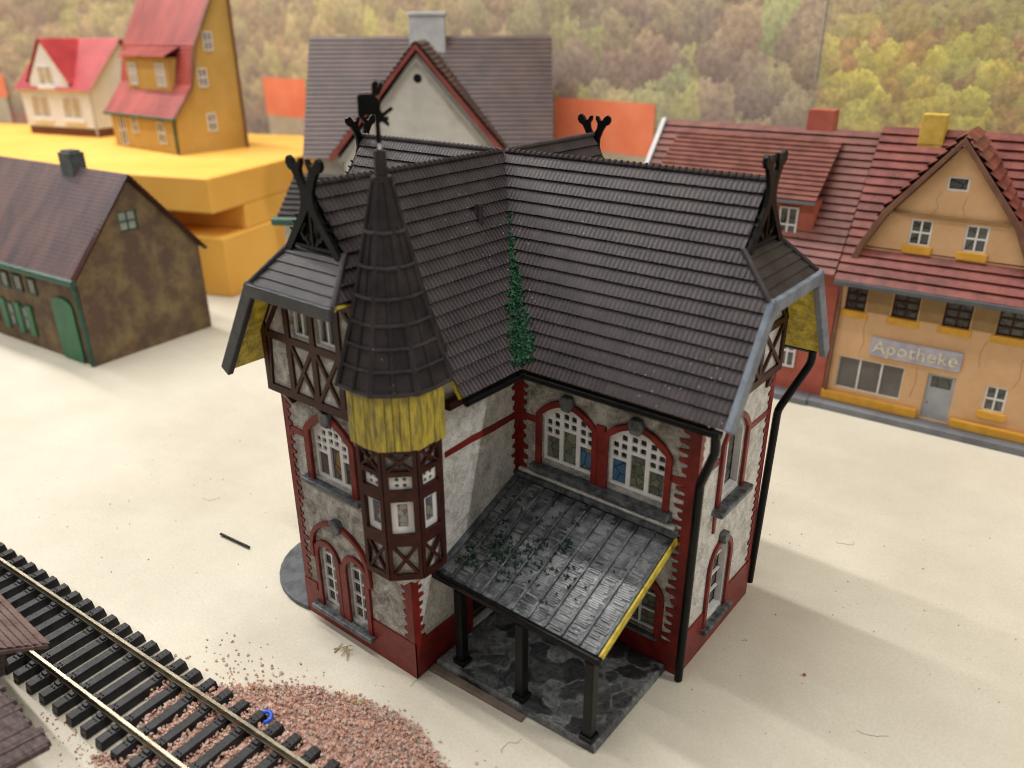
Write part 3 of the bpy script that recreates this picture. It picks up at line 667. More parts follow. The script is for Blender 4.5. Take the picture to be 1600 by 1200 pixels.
b = MB(); plate(b, FV, [rect(-.06, 0, .06, 1.0), [(-.5, .95), (-.5, 1.4), (-.42, 1.46), (-.08, 1.46), (-.02, 1.42), (.1, 1.3), (.1, 1.05), (.32, .70), (.3, .62), (.14, .74), (.05, .92), (-.3, .92), (-.42, .8), (-.48, .84)],
                         [(-.1, 1.4), (-.08, 1.72), (.04, 1.8), (.1, 1.72), (.06, 1.6), (.02, 1.5), (.16, 1.78), (.22, 1.7), (.1, 1.42)], bar((.0, .75), (.3, .85), .1), bar((-.02, .8), (.42, 1.1), .1)], [], -.04, .04)
b.build('weather_vane', blackM, spire, bevel=.012)

# ---- porch
zb_, zf_ = 5.82, 4.02; yB, yF = -2.95, -7.62
def porch_mat():
    m, nt, p = nm('brushed_grey_tin'); v = coords(nt, (1, .45, 1))
    n1 = noise(nt, 1.3, 6, .7, v, 1.2)
    c = ramp(nt, n1, [(.34, (.022, .024, .027)), (.5, (.06, .064, .07)), (.68, (.20, .21, .215))])
    v2 = coords(nt, (.8, 14, 1), (0, 0, .2)); c = mix(nt, .55, c, ramp(nt, noise(nt, 1.0, 4, .7, v2), [(.36, (.35, .35, .35)), (.6, (1.5, 1.5, 1.5))]), 'MULTIPLY')
    nt.links.new(c, p.inputs['Base Color']); p.inputs['Roughness'].default_value = .3; p.inputs['Specular IOR Level'].default_value = .6
    bump(nt, p, noise(nt, 1.0, 4, .7, v2), .5, .05); return m
pM = porch_mat()
b = MB(); b.hexa([(3.02, yF, zf_ - .14), (9.8, yF, zf_ - .14), (9.8, yB, zb_ - .14), (3.02, yB, zb_ - .14)], [(3.02, yF, zf_), (9.8, yF, zf_), (9.8, yB, zb_), (3.02, yB, zb_)])
# corrugations between the seams
nx = 10; sl = (zb_ - zf_) / (yB - yF)
rb_ = MB(); rows = 58
for i in range(rows):
    y0 = yF + .1 + i * (yB - yF - .3) / rows; y1 = y0 + .05; 
    z0 = zf_ + (y0 - yF) * sl; z1 = zf_ + (y1 - yF) * sl
    for k in range(nx):
        if random.random() < .22: continue
        x0 = 3.15 + k * .66 + random.uniform(.0, .12); x1 = x0 + .42 + random.uniform(-.1, .1)
        rb_.hexa([(x0, y0 - .02, z0 - .01), (x1, y0 - .02, z0 - .01), (x1, y1 + .02, z1 - .01), (x0, y1 + .02, z1 - .01)], [(x0 + .02, y0, z0 + .03), (x1 - .02, y0, z0 + .03), (x1 - .02, y1, z1 + .03), (x0 + .02, y1, z1 + .03)])
porch = b.build('porch_roof', pM, house)
rb_.build('worn_corrugation', paint('worn_tin', (.03, .033, .037), (.24, .25, .255), .9, .3, .4, 6, lo=.38, hi=.68), porch)
b = MB()
for k in range(nx + 1):
    x = 3.12 + k * .66; b.beam((x, yF, zf_ + .03), (x, yB, zb_ + .03), .08, .09, (1, 0, 0))
b.build('seam', pM, porch, bevel=.02)
b = MB(); b.beam((3.0, yB - .12, zb_ + .12), (9.85, yB - .12, zb_ + .12), .34, .2, (0, 1, 0)); b.beam((3.15, yF, zf_ + .08), (3.15, yB, zb_ + .08), .22, .14, (1, 0, 0)); b.build('flashing', sillM, porch, bevel=.05)
b = MB(); b.beam((9.82, yF + .02, zf_ - .12), (9.82, yB - .1, zb_ - .12), .07, .3, (1, 0, 0)); b.build('yellow_edge', yelM, porch, bevel=.02)
b = MB(); b.beam((2.95, yF - .1, zf_ - .1), (9.95, yF - .1, zf_ - .1), .2, .26, (0, 1, 0)); b.build('porch_gutter', blackM, porch, bevel=.05)
b = MB(); b.beam((3.1, -7.45, zf_ - .38), (9.75, -7.45, zf_ - .38), .22, .2, (0, 1, 0)); b.build('porch_beam', blackM, porch)
for x in (3.98, 6.7, 9.46):
    b = MB(); b.box((x - .17, -7.62, .45), (x + .17, -7.28, 3.56)); b.box((x - .25, -7.7, .3), (x + .25, -7.2, .5)); b.build('porch_post', blackM, house, bevel=.04)
def flag_mat():
    m, nt, p = nm('dark_flagstone'); v = coords(nt)
    nn = nt.nodes.new('ShaderNodeTexNoise'); nn.inputs['Scale'].default_value = 1.1; nn.inputs['Detail'].default_value = 4; nt.links.new(v, nn.inputs['Vector'])
    ad = nt.nodes.new('ShaderNodeVectorMath'); ad.operation = 'MULTIPLY_ADD'; nt.links.new(nn.outputs['Color'], ad.inputs[0]); ad.inputs[1].default_value = (.9, .9, .9); nt.links.new(v, ad.inputs[2])
    vo = nt.nodes.new('ShaderNodeTexVoronoi'); vo.inputs['Scale'].default_value = 1.3; vo.feature = 'SMOOTH_F1'; vo.inputs['Smoothness'].default_value = .35; nt.links.new(ad.outputs[0], vo.inputs['Vector'])
    sep = nt.nodes.new('ShaderNodeSeparateColor'); nt.links.new(vo.outputs['Color'], sep.inputs[0])
    c = ramp(nt, sep.outputs[0], [(0, (.014, .015, .016)), (.3, (.06, .062, .064)), (.6, (.17, .175, .175)), (.85, (.10, .105, .10)), (1, (.03, .03, .032))])
    c = mix(nt, .7, c, ramp(nt, noise(nt, 2.2, 6, .7, v, 2), [(.36, (.3, .3, .3)), (.62, (1.6, 1.6, 1.6))]), 'MULTIPLY')
    nt.links.new(c, p.inputs['Base Color']); p.inputs['Roughness'].default_value = .35; bump(nt, p, noise(nt, 2.2, 6, .7, v, 2), .6, .1); return m
fM = flag_mat()
b = MB(); b.hexa([(3.1, -8.0, .0), (9.85, -7.7, .0), (9.85, -2.98, .0), (3.1, -2.98, .0)], [(3.15, -7.95, .3), (9.8, -7.65, .3), (9.8, -2.98, .3), (3.15, -2.98, .3)])
b.build('porch_floor', fM, house, bevel=.07)
stepM = paint('brown_grey_step', (.10, .075, .06), (.17, .13, .10), 1.5, .6, .3, 8)
b = MB(); b.hexa([(3.1, -8.32, 0), (7.2, -8.12, 0), (7.2, -7.86, 0), (3.1, -7.99, 0)], [(3.1, -8.28, .13), (7.2, -8.08, .13), (7.2, -7.86, .13), (3.1, -7.99, .13)]); b.build('step', stepM, house, bevel=.02)
# round paved slab beside the far wall
b = MB(); cs = [(-3.7 + 3.15 * math.cos(R(t)), -6.0 + 3.0 * math.sin(R(t))) for t in range(0, 360, 10)]
Fz = (Vector((0, 0, 0)), Vector((1, 0, 0)), Vector((0, 1, 0)))
plate(b, Fz, [cs], [rect(-2.97, -9.5, 3, 0)], 0, .22); b.build('round_terrace', paint('slate_terrace', (.035, .04, .045), (.09, .10, .11), 2, .45, .5, 4), house, bevel=.04)

# ---- moss (a stuff part of the house)
def tuft(mb, c, s, n, nrm=Vector((0, 0, 1))):
    for _ in range(n):
        p = c + Vector([random.gauss(0, s) for _ in range(3)]); d = Vector([random.gauss(0, 1) for _ in range(3)]).normalized(); e_ = d.cross(Vector((random.random(), random.random(), .3))).normalized()
        r_ = random.uniform(.035, .08); g = d.cross(e_)
        mb.add([p - d * r_ + e_ * .3 * r_, p + e_ * r_, p + d * r_, p - e_ * r_, p + g * r_ * .8], [(0, 1, 4), (1, 2, 4), (2, 3, 4), (3, 0, 4), (0, 3, 2, 1)])
b = MB()
for i in range(1500):
    t = random.random() ** .62     # 0 top .. 1 eave
    z = 15.3 - t * 4.45
    clump = .5 + .5 * math.sin(t * 23 + 1.2) * math.sin(t * 9.0 + .4)
    wd = .05 + .10 * clump if t < .42 else .14 + .36 * min(1, (t - .42) / .25) * (.65 + .35 * clump)
    if t < .42 and random.random() > .15 + .75 * clump * (t / .42) ** .8: continue
    if t >= .42 and random.random() > .55 + .35 * clump: continue
    rr = (H - z) / K; s = max(-1.3 * wd, min(1.3 * wd, random.gauss(0, wd * .6)))
    c = Vector((rr + max(s, 0), -rr + min(s, 0), 0))
    tuft(b, Vector((c.x, c.y, H - K * min(abs(c.x), abs(c.y)) + .09)), .05, 3)
mo = b.build('moss', mossM, house, label='green moss grown down the valley of the black roof'); mo['kind'] = 'stuff'
b = MB()
for i in range(170):
    x = random.gauss(4.9, 1.3) if random.random() < .8 else random.uniform(3.3, 8.8); y = yF + .6 + abs(random.gauss(1.0, 1.1))
    if x < 3.2 or x > 9.2 or y > -3.6: continue
    z = zf_ + (y - yF) * sl + .05; tuft(b, Vector((x, y, z)), .035, 3)
for c in ((4.6, -6.1), (4.4, -5.7), (5.2, -6.3), (4.9, -6.0), (3.9, -6.9), (6.6, -4.8), (5.6, -5.4), (4.1, -6.7)):
    for k in range(6): x = c[0] + random.gauss(0, .14); y = c[1] + random.gauss(0, .14); tuft(b, Vector((x, y, zf_ + (y - yF) * sl + .07)), .05, 4)
mo = b.build('moss', mossD, porch, label='dark green moss crumbs on the porch roof'); mo['kind'] = 'stuff'

# ================================================================ TRACK
railM = paint('nickel_rail', (.20, .17, .12), (.30, .26, .19), 1.2, .28, .1, 20); railM.node_tree.nodes['Principled BSDF'].inputs['Metallic'].default_value = .85
slpM = paint('sleeper_plastic', (.007, .007, .008), (.018, .018, .020), 2, .4, .5, 10, ((.35, .32, .3), .03, 9), spec=.25)
track = empty('railway_track', (-3, -15.56, 0), 4.65, 'straight model railway track with nickel rails on black sleepers in front of the station', 'railway track')
def sleeper_mesh():
    b = MB(); b.hexa([(-.22, -1.93, .02), (.22, -1.93, .02), (.22, 1.93, .02), (-.22, 1.93, .02)], [(-.17, -1.89, .36), (.17, -1.89, .36), (.17, 1.89, .36), (-.17, 1.89, .36)])
    for s in (-1, 1):
        for t in (-.2, .2):
            b.box((-.13, s * 1.085 + t - .07, .355), (.13, s * 1.085 + t + .07, .44))
            for q in (-.07, .07): b.box((q - .03, s * 1.085 + t * 1.9 - .03, .355), (q + .03, s * 1.085 + t * 1.9 + .03, .40))
    return b
s0 = sleeper_mesh().build('sleeper', slpM, track, bevel=.02)
for i, x in enumerate([k * .868 for k in range(-36, 17)]):
    o = s0 if i == 0 else s0.copy()
    if i: COL.objects.link(o); o.parent = track
    o.location = (x - .03, 0, 0); o.rotation_euler = (0, 0, R(random.uniform(-.5, .5)))
    if 7.5 > x > 5.5: o.location.z = -.05
for s in (-1, 1):
    b = MB(); x0, x1 = -32, 14.5; y = s * 1.085
    for w, a, c in ((.085, .36, .42), (.03, .42, .56), (.062, .56, .66)): b.box((x0, y - w, a), (x1, y + w, c))
    b.build('rail', railM, track, bevel=.012)
# ballast
def ballast_mat():
    m, nt, p = nm('pink_ballast'); v = coords(nt)
    n = nt.nodes.new('ShaderNodeTexWhiteNoise'); 
    sn = nt.nodes.new('ShaderNodeVectorMath'); sn.operation = 'SNAP'; sn.inputs[1].default_value = (.13, .13, .13); nt.links.new(v, sn.inputs[0]); nt.links.new(sn.outputs[0], n.inputs['Vector'])
    c = ramp(nt, n.outputs['Value'], [(0, (.46, .25, .18)), (.3, (.60, .36, .27)), (.55, (.68, .46, .36)), (.75, (.42, .26, .22)), (.9, (.62, .52, .45)), (1, (.24, .18, .16))])
    nt.links.new(c, p.inputs['Base Color']); p.inputs['Roughness'].default_value = .55; return m
def pebble(mb, c, r_):
    t = [Vector(q) for q in ((0, 0, 1), (.94, 0, -.33), (-.47, .82, -.33), (-.47, -.82, -.33), (.5, .5, .6), (-.6, .1, .55), (.2, -.7, .4))]
    a = random.uniform(0, 6.28); m = Matrix.Rotation(a, 3, 'Z') @ Matrix.Rotation(random.uniform(0, 3), 3, 'X')
    sx, sy, sz = [random.uniform(.6, 1.2) for _ in range(3)]
    P = [c + m @ Vector((q.x * sx, q.y * sy, q.z * sz)) * r_ for q in ((1, 0, 0), (0, 1, 0), (-1, 0, 0), (0, -1, 0), (0, 0, 1), (0, 0, -1)) for q in [Vector(q)]]
    mb.add(P, [(0, 1, 4), (1, 2, 4), (2, 3, 4), (3, 0, 4), (1, 0, 5), (2, 1, 5), (3, 2, 5), (0, 3, 5)])
bal_poly = [(-1.7, -13.2), (-.6, -12.3), (.7, -11.4), (2.6, -10.7), (4.6, -10.45), (6.2, -11.0), (9, -12), (12, -14), (9, -18.8), (-1.5, -18.0), (-2.6, -17.6), (-1.4, -16.9), (-3.9, -15.2), (-4.3, -14.6), (-2.6, -14.1)]
b = MB(); n = 0
plate(b, Fz, [[(-1.0, -13.2), (-.3, -12.5), (.8, -11.7), (2.6, -10.95), (4.6, -10.75), (6.0, -11.3), (9, -12.5), (9, -18.8), (-1.3, -17.7), (-.4, -16.8), (-2.2, -15.3), (-2.4, -14.7), (-1.6, -14.1)]], [], .004, .05)
while n < 17000:
    x = random.uniform(-6, 12); y = random.uniform(-21, -10)
    if not pip((x + random.gauss(0, .12), y + random.gauss(0, .12)), bal_poly): continue
    n += 1; r_ = random.uniform(.045, .09); pebble(b, Vector((x, y, r_ * .6 + random.random() ** 2 * .2)), r_)
for i in range(420):
    x = random.gauss(1.2, 3.0); y = -12.2 + x * .16 + random.gauss(0, .55)
    if -5 < x < 9: r_ = random.uniform(.03, .07); pebble(b, Vector((x, y, r_ * .5)), r_)
for i in range(120):
    x = random.gauss(-3.3, 1.6); y = random.gauss(-17.9, .3); r_ = random.uniform(.02, .06); pebble(b, Vector((x, y, r_ * .5)), r_)
tag(b.build('ballast_gravel', ballast_mat()), 'loose pinkish ballast gravel heaped around the near end of the track', 'gravel', kind='stuff')
# crumbs on the board
b = MB()
for i in range(420):
    x = random.uniform(-22, 26); y = random.uniform(-13, 14)
    if -7 < x < 10.6 and -9 < y < 5: continue
    r_ = random.uniform(.012, .04); pebble(b, Vector((x, y, r_ * .5)), r_)
tag(b.build('dust_crumbs', paint('crumb_brown', (.18, .13, .10), (.35, .28, .2), 3)), 'scattered brown dust crumbs on the cream board', 'crumbs', kind='stuff')
b = MB()
for (x, y) in ((19.5, 14.5), (3.2, -9.4), (7.5, -9.6), (-9, 1.5), (16, -1.5), (12.6, 9.5), (-14, -7), (8.6, -10.4)):
    a = random.uniform(0, 6.28); P_ = []
    for k in range(9):
        a += random.gauss(0, .55); x += math.cos(a) * .13; y += math.sin(a) * .13; P_.append((x, y, .012 + .01 * random.random()))
    b.tube(P_, .008, 4)
tag(b.build('lint_fibres', paint('lint', (.28, .24, .19), (.4, .35, .28), 2)), 'fine curled lint fibres scattered on the cream board', 'fibres', kind='stuff')
b = MB(); b.tube([(.55 + .17 * math.cos(R(t)), -13.45 + .17 * math.sin(R(t)), .3 + .1 * math.sin(R(t / 2))) for t in range(-60, 200, 20)], .075, 10)
tag(b.build('blue_clip', paint('blue_plastic', (.01, .08, .5), (.015, .10, .6), 2, .3), smooth=True), 'small curled bright blue plastic clip lying beside the rail', 'clip')
b = MB(); b.tube([(-10.35, -8.15, .1), (-8.41, -7.95, .1)], .06, 8)
tag(b.build('rod_offcut', blackM), 'short thin black plastic rod lying on the board left of the station', 'rod')
b = MB()
for p, q in (((-.45, -9.75, .04), (.1, -9.3, .2)), ((-.2, -9.5, .05), (.25, -9.7, .1)), ((-.3, -9.85, .03), (-.45, -9.35, .05)), ((0, -9.6, .06), (.3, -9.45, .22)), ((-.1, -9.4, .1), (.05, -9.85, .05)), ((.1, -9.55, .1), (.4, -9.85, .04))):
    b.tube([p, q], [.035, .015], 5)
tag(b.build('dry_twig', paint('dry_straw', (.35, .27, .15), (.5, .42, .28), 3)), 'tiny dry straw-coloured twig on the board before the red plinth', 'twig')
b = MB(); pebble(b, Vector((2.35, -11.0, .15)), .1); tag(b.build('lime_grain', paint('lime', (.35, .6, .05), (.4, .65, .08), 2)), 'single lime green grain lying on the pink gravel', 'grain')
b = MB(); pebble(b, Vector((13.87, -.1, .06)), .1); tag(b.build('red_grain', paint('grain_red', (.35, .12, .09), (.4, .15, .1), 2)), 'single reddish stone grain alone on the bare board at right', 'grain')

# ================================================================ BACKGROUND HOUSES
def pant(name, a, b_, sp=None, rough=.55): return paint(name, a, b_, .6, rough, .3, 6, sp)
def roof_quad(mb, O, U, D, w, ln, course, lift, rib=0):
    tile_slope(mb, O, U, D, ln, lambda d: 0, lambda d: w, course=course, rib=rib, lift=lift, ribh=lift * .35, jitter=.01)
def swin(parent, F, u0_, u1_, v0_, v1_, cols=2, rows=2, fm=None, pm=None, n=0.0, box=None, t=.12):
    b = MB(); hs = []; cw = (u1_ - u0_ - .1) / cols; rh = (v1_ - v0_ - .1) / rows
    for i in range(cols):
        for j in range(rows): hs.append(rect(u0_ + .1 + i * cw, v0_ + .1 + j * rh, u0_ + i * cw + cw, v0_ + j * rh + rh))
    plate(b, F, [rect(u0_, v0_, u1_, v1_)], hs, n + .01, n + t); w_ = b.build('window', fm or whiteM, parent)
    b = MB(); plate(b, F, [rect(u0_ + .03, v0_ + .03, u1_ - .03, v1_ - .03)], [], n + .005, n + t * .5); b.build('pane', pm or paneK, w_)
    if box:
        b = MB(); plate(b, F, [rect(u0_ - .2, v0_ - .42, u1_ + .2, v0_ + .02)], [], n, n + .35); b.build('window_box', box, w_, bevel=.08)
    return w_
FX = FR((0, 0, 0), (1, 0, 0), (0, 0, 1))
# ---- pharmacy
apo = empty('pharmacy_house', (6.7, 23.3, 0), 4, 'orange plastered pharmacy house with red tiled front gable, yellow window boxes and lettered sign', 'model house')
oraM = paint('apricot_plaster', (.60, .35, .17), (.68, .42, .22), .5, .7, .2, 10)
boxM = paint('mustard_box', (.62, .30, .025), (.72, .38, .04), 1.5, .5, .3, 8)
rtM = paint('red_roof_tile', (.12, .026, .020), (.24, .062, .045), .9, .5, .4, 8, ((.62, .2, .12), .12, .9))
brM = paint('brown_board', (.13, .055, .03), (.19, .085, .05), 1, .6)
tanM = paint('tan_shutter', (.27, .16, .055), (.33, .20, .08), 1, .6)
gryM = paint('pavement_grey', (.12, .125, .14), (.18, .185, .20), .6, .6, .3, 5)
hol = [rect(.05, 6.15, 1.2, 7.62), rect(2.6, 6.15, 3.98, 7.62), rect(5.25, 6.15, 6.6, 7.62), rect(7.85, 6.15, 9.2, 7.62), rect(.25, 1.25, 3.9, 3.3), rect(5.15, .5, 6.6, 3.3), rect(8.1, 1.75, 9.15, 3.27)]
b = MB(); plate(b, FX, [rect(-.35, .4, 12.5, 8.1)], hol, -.4, 0); b.box((-.35, .45, .4), (12.5, 8, 8.1)); b.build('wall', oraM, apo)
for u in ((.05, 1.2), (2.6, 3.98), (5.25, 6.6), (7.85, 9.2)): swin(apo, FX, u[0], u[1], 6.15, 7.62, 2, 3, timM, paneK, -.3, boxM)
for u in (1.27, 4.05, 6.67): b = MB(); plate(b, FX, [rect(u, 6.25, u + (1.2 if u > 2 else 1.25), 7.6)], [], 0, .07); b.build('shutter', tanM, apo)
greyP = paint('shop_glass', (.10, .09, .08), (.14, .13, .12), .5, .3)
swin(apo, FX, .2, 3.95, 1.2, 3.3, 3, 1, whiteM, greyP, -.25)
swin(apo, FX, 8.1, 9.15, 1.75, 3.27, 2, 2, whiteM, paneK, -.2, boxM)
doorM = paint('pale_door', (.33, .34, .36), (.40, .41, .42), 1, .5)
b = MB(); plate(b, FX, [rect(5.15, .45, 6.6, 3.3)], [rect(5.35, 2.45, 6.4, 3.15)], -.25, -.12); d = b.build('door', doorM, apo)
b = MB(); plate(b, FX, [rect(5.3, 2.4, 6.45, 3.2)], [], -.24, -.19); b.build('pane', paneK, d)
b = MB(); b.tube([(5.4, -.15, 1.6), (5.4, .2 - .45, 1.6)], .05, 6); b.build('handle', railM, d)
b = MB(); b.box((-.4, -.3, .42), (5.0, -.01, 1.0)); b.box((6.75, -.3, .42), (12.5, -.01, .95)); b.build('plinth', boxM, apo, bevel=.06)
sgM = paint('lavender_sign', (.34, .33, .40), (.46, .44, .50), 1.5, .6)
b = MB(); plate(b, FX, [rect(1.85, 3.72, 6.65, 4.82)], [], 0, .14); sg = b.build('sign_board', sgM, apo, bevel=.04)
tc = bpy.data.curves.new('lettering', 'FONT'); tc.body = 'Apotheke'; tc.size = 1.05; tc.extrude = .02; tc.align_x = 'CENTER'; tc.offset = .012; tc.space_character = 1.08
to = bpy.data.objects.new('lettering', tc); COL.objects.link(to); to.parent = apo; to.location = (4.25, -.16, 3.98); to.rotation_euler = (R(90), 0, 0)
tc.materials.append(paint('gilt', (.50, .45, .33), (.74, .68, .50), 3, .5))
bpy.context.view_layer.update()
me = bpy.data.meshes.new_from_object(to.evaluated_get(bpy.context.evaluated_depsgraph_get())); t2 = bpy.data.objects.new('lettering', me); COL.objects.link(t2); t2.parent = sg; t2.location = to.location; t2.rotation_euler = to.rotation_euler
bpy.data.objects.remove(to); t2.name = 'lettering'
# roof
slope = Vector((0, -6.4, -7.85)); sl_len = slope.length
b = MB(); roof_quad(b, (-.55, 5.4, 15.95), (1, 0, 0), slope, 13, sl_len, .56, .15); roof_quad(b, (-.55, 5.4, 15.95), (1, 0, 0), (0, 3, -7.8), 13, 8, .72, .2)
rf = b.build('roof', rtM, apo)
b = MB(); b.beam((-.5, -1.1, 8.02), (12.4, -1.1, 8.02), .3, .28, (0, 1, 0)); b.build('gutter', paint('slate_gutter', (.07, .075, .085), (.10, .105, .115), 1), rf, bevel=.05)
ycM = paint('ochre_chimney', (.5, .33, .04), (.62, .45, .08), 2, .7)
b = MB(); b.box((1.55, 4.6, 14), (2.85, 5.5, 16.8)); b.build('chimney', ycM, rf, bevel=.05)
FGb = FR((0, .35, 0), (1, 0, 0), (0, 0, 1))
gp = [(.35, 9.0), (8.75, 9.0), (8.6, 9.9), (7.55, 11.8), (4.45, 15.7), (1.45, 11.8), (.5, 9.9)]
b = MB(); plate(b, FGb, [gp], [rect(2.65, 10.3, 3.75, 11.75), rect(5.35, 10.3, 6.45, 11.75), rect(4.0, 13.4, 5.05, 14.15)], -.5, 0); gb = b.build('gable_wall', oraM, apo)
for u in ((2.65, 3.75), (5.35, 6.45)): swin(apo, FGb, u[0], u[1], 10.3, 11.75, 2, 2, whiteM, paneK, -.2, boxM)
swin(apo, FGb, 4.0, 5.05, 13.4, 14.15, 1, 1, whiteM, paneK, -.2)
b = MB(); plate(b, FGb, [rect(1.5, 11.95, 7.5, 12.08)], [], 0, .15); b.build('string_course', tanM, apo)
b = MB(); plate(b, FGb, [band([(.05, 8.9), (.35, 10.0), (1.3, 11.95), (4.45, 16.0), (7.7, 11.95), (8.65, 10.0), (8.95, 8.9)], .34)], [], -.1, .5); b.build('barge_board', brM, apo, bevel=.04)
b = MB()
for s in (-1, 1):
    D = Vector((s * 3.2, 0, -4.1)); roof_quad(b, (4.45, -.1, 16.35), (0, 1, 0), D, 4.5, D.length, .6, .18)
    D2 = Vector((s * .95, 0, -2.6)); roof_quad(b, (4.45 + s * 3.2, -.1, 12.25), (0, 1, 0), D2, 3.5, D2.length, .6, .16)
b.build('gable_roof', rtM, apo)
b = MB()
for pts in ([(3.8, 13.3), (3.65, 12.9), (3.8, 12.5), (3.6, 12.1)], [(5.1, 13.2), (4.95, 12.6), (5.15, 12.2)]): plate(b, FGb, [band(pts, .03)], [], 0, .012)
for pts in ([(1.45, 6.0), (1.3, 5.2), (1.45, 4.4), (1.3, 3.6)], [(4.5, 3.5), (4.6, 2.6), (4.45, 1.6)], [(7.6, 5.8), (7.4, 5.0), (7.5, 4.2)], [(9.6, 5.6), (9.4, 4.9), (9.5, 4.0), (9.3, 3.4)]): plate(b, FX, [band(pts, .035)], [], 0, .012)
b.build('plaster_crack', paint('crack_brown', (.36, .20, .10), (.45, .26, .13), 2), apo)
b = MB(); b.tube([(-.15, -.9, 7.9), (-.2, -.3, 7.0), (-.2, -.18, 6.3), (-.2, -.18, .5)], .1, 8); b.build('downpipe', brM, apo)
# ---- red row house
red = empty('red_row_house', (6.7, 23.3, 0), 4, 'brick red row house with long shed dormer, standing left of the pharmacy', 'model house')
rwM = paint('brick_red_wall', (.36, .075, .05), (.44, .11, .07), .6, .65)
rt2 = paint('brown_red_tile', (.13, .042, .032), (.21, .075, .056), .8, .5, .3, 8)
b = MB(); b.box((-14.2, .02, .4), (-.42, 8, 8.2)); b.build('wall', rwM, red)
for u in (-2.3, -5.2, -8.1, -11): swin(red, FX, u - 1.0, u, 1.9, 4.0, 2, 2, whiteM, paneK, 0); swin(red, FX, u - 1.0, u, 5.4, 7.3, 2, 2, whiteM, paneK, 0)
b = MB(); roof_quad(b, (-14.5, 5.4, 15.6), (1, 0, 0), Vector((0, -6.4, -7.3)), 13.9, math.hypot(6.4, 7.3), .5, .13); roof_quad(b, (-14.5, 5.4, 15.6), (1, 0, 0), (0, 3, -7.8), 13.9, 8, .72, .2)
rf = b.build('roof', rt2, red)
b = MB(); b.beam((-14.55, 5.3, 15.6), (-14.55, -.95, 8.4), .3, .35, (1, 0, 0)); b.build('verge', paint('white_verge', (.45, .45, .45), (.55, .55, .55), 1), rf)
b = MB(); b.box((-5.0, 5.2, 15), (-3.4, 6.3, 16.7)); b.build('chimney', rwM, rf, bevel=.04)
b = MB(); b.box((-12.8, .65, 9.2), (-2.6, 4.0, 11.95)); dm = b.build('dormer', rwM, red)
b = MB(); roof_quad(b, (-13.0, 4.6, 15.1), (1, 0, 0), Vector((0, -4.5, -3.0)), 10.5, 5.4, .42, .1); b.build('dormer_roof', rt2, dm)
b = MB(); b.beam((-13.0, .05, 12.0), (-2.5, .05, 12.0), .12, .16, (0, 1, 0)); b.build('gutter', paint('lead_grey', (.12, .12, .13), (.16, .16, .17), 1), dm)
FD = FR((0, .65, 0), (1, 0, 0), (0, 0, 1))
for u in (-3.5, -6, -8.5, -11): swin(red, FD, u - 1.1, u, 9.5, 11.6, 2, 2, whiteM, paneK, 0)
b = MB(); b.box((-14.6, -1.15, .0), (-1.0, 1, .4)); tag(b.build('pavement_slab', gryM, bevel=.05), 'grey pavement strip along the foot of the red row house', 'pavement')
o_ = bpy.data.objects['pavement_slab']; o_.location = (6.7, 23.3, 0); o_.rotation_euler = (0, 0, R(4))
b = MB(); b.box((-.98, -1.0, .0), (13, 1, .42)); o_ = b.build('pavement_slab', gryM, bevel=.05); tag(o_, 'darker grey pavement strip along the foot of the pharmacy', 'pavement'); o_.location = (6.7, 23.3, 0); o_.rotation_euler = (0, 0, R(4))
# red house and pharmacy stand on these slabs

# ---- big white house with brown roof
big = empty('gabled_house', (-22.46, 28.49, 0), 38.6, 'large house with brown tiled roof, white gable with round hole and white chimney', 'model house')
bwM = paint('off_white_plaster', (.46, .44, .39), (.60, .58, .52), .35, .6, .3, 3)
brt = paint('brown_tile', (.050, .026, .022), (.085, .044, .036), .5, .5, .3, 6, ((.35, .06, .04), .13, .8))
def FRx(y): return FR((0, y, 0), (1, 0, 0), (0, 0, 1))
b = MB(); b.box((-16.6, 3, 0), (2.7, 14, 12)); 
for s, x in ((-1, -16.6), (1, 2.7)): b.add([(x, 3, 12), (x, 14, 12), (x, 8.2, 20.3)], [(0, 1, 2)])
b.build('wall', bwM, big)
D = Vector((0, -6.6, -9.3)); b = MB(); roof_quad(b, (-17.4, 8.2, 20.74), (1, 0, 0), D, 20.95, D.length, .42, .08); roof_quad(b, (-17.4, 8.2, 20.74), (1, 0, 0), (0, 6.6, -9.3), 20.95, D.length, .42, .08); rf = b.build('roof', brt, big)
# gable
G = [(-13.6, 0.02), (-1.1, 0.02), (-1.1, 12.4), (-7.32, 19.6), (-13.6, 12.0)]
ci = [(-7.32 + .36 * math.cos(t * math.pi / 8), 17.75 + .36 * math.sin(t * math.pi / 8)) for t in range(16)]
b = MB(); plate(b, FRx(0), [G], [ci], -.3, 0); b.build('gable_wall', bwM, big)
b = MB(); plate(b, FRx(0), [[(p[0] * 1.0, p[1]) for p in ci]], [], -.5, -.35); b.build('attic_hole', darkM, big)
rvM = paint('dark_red_board', (.17, .03, .025), (.27, .06, .045), .6, .6)
b = MB(); plate(b, FRx(0), [band([(-14.7, 11.6), (-7.32, 20.1), (-.2, 11.6)], .42)], [], .02, .5); b.build('barge_board', rvM, big)
b = MB(); plate(b, FRx(0), [band([(-14.0, 11.4), (-7.32, 19.15), (-.9, 11.4)], .3)], [], .0, .25); b.build('gable_trim', paint('grey_trim', (.28, .27, .24), (.36, .35, .31), 1), big)
b = MB()
for s in (-1, 1):
    D = Vector((s * 7.2, 0, -8.45)); roof_quad(b, (-7.32, -.5, 20.45), (0, 1, 0), D, 8.0, D.length, .45, .14, .5)
b.build('gable_roof', brt, big)
chM = paint('white_grey_chimney', (.42, .42, .42), (.58, .57, .55), .5, .6)
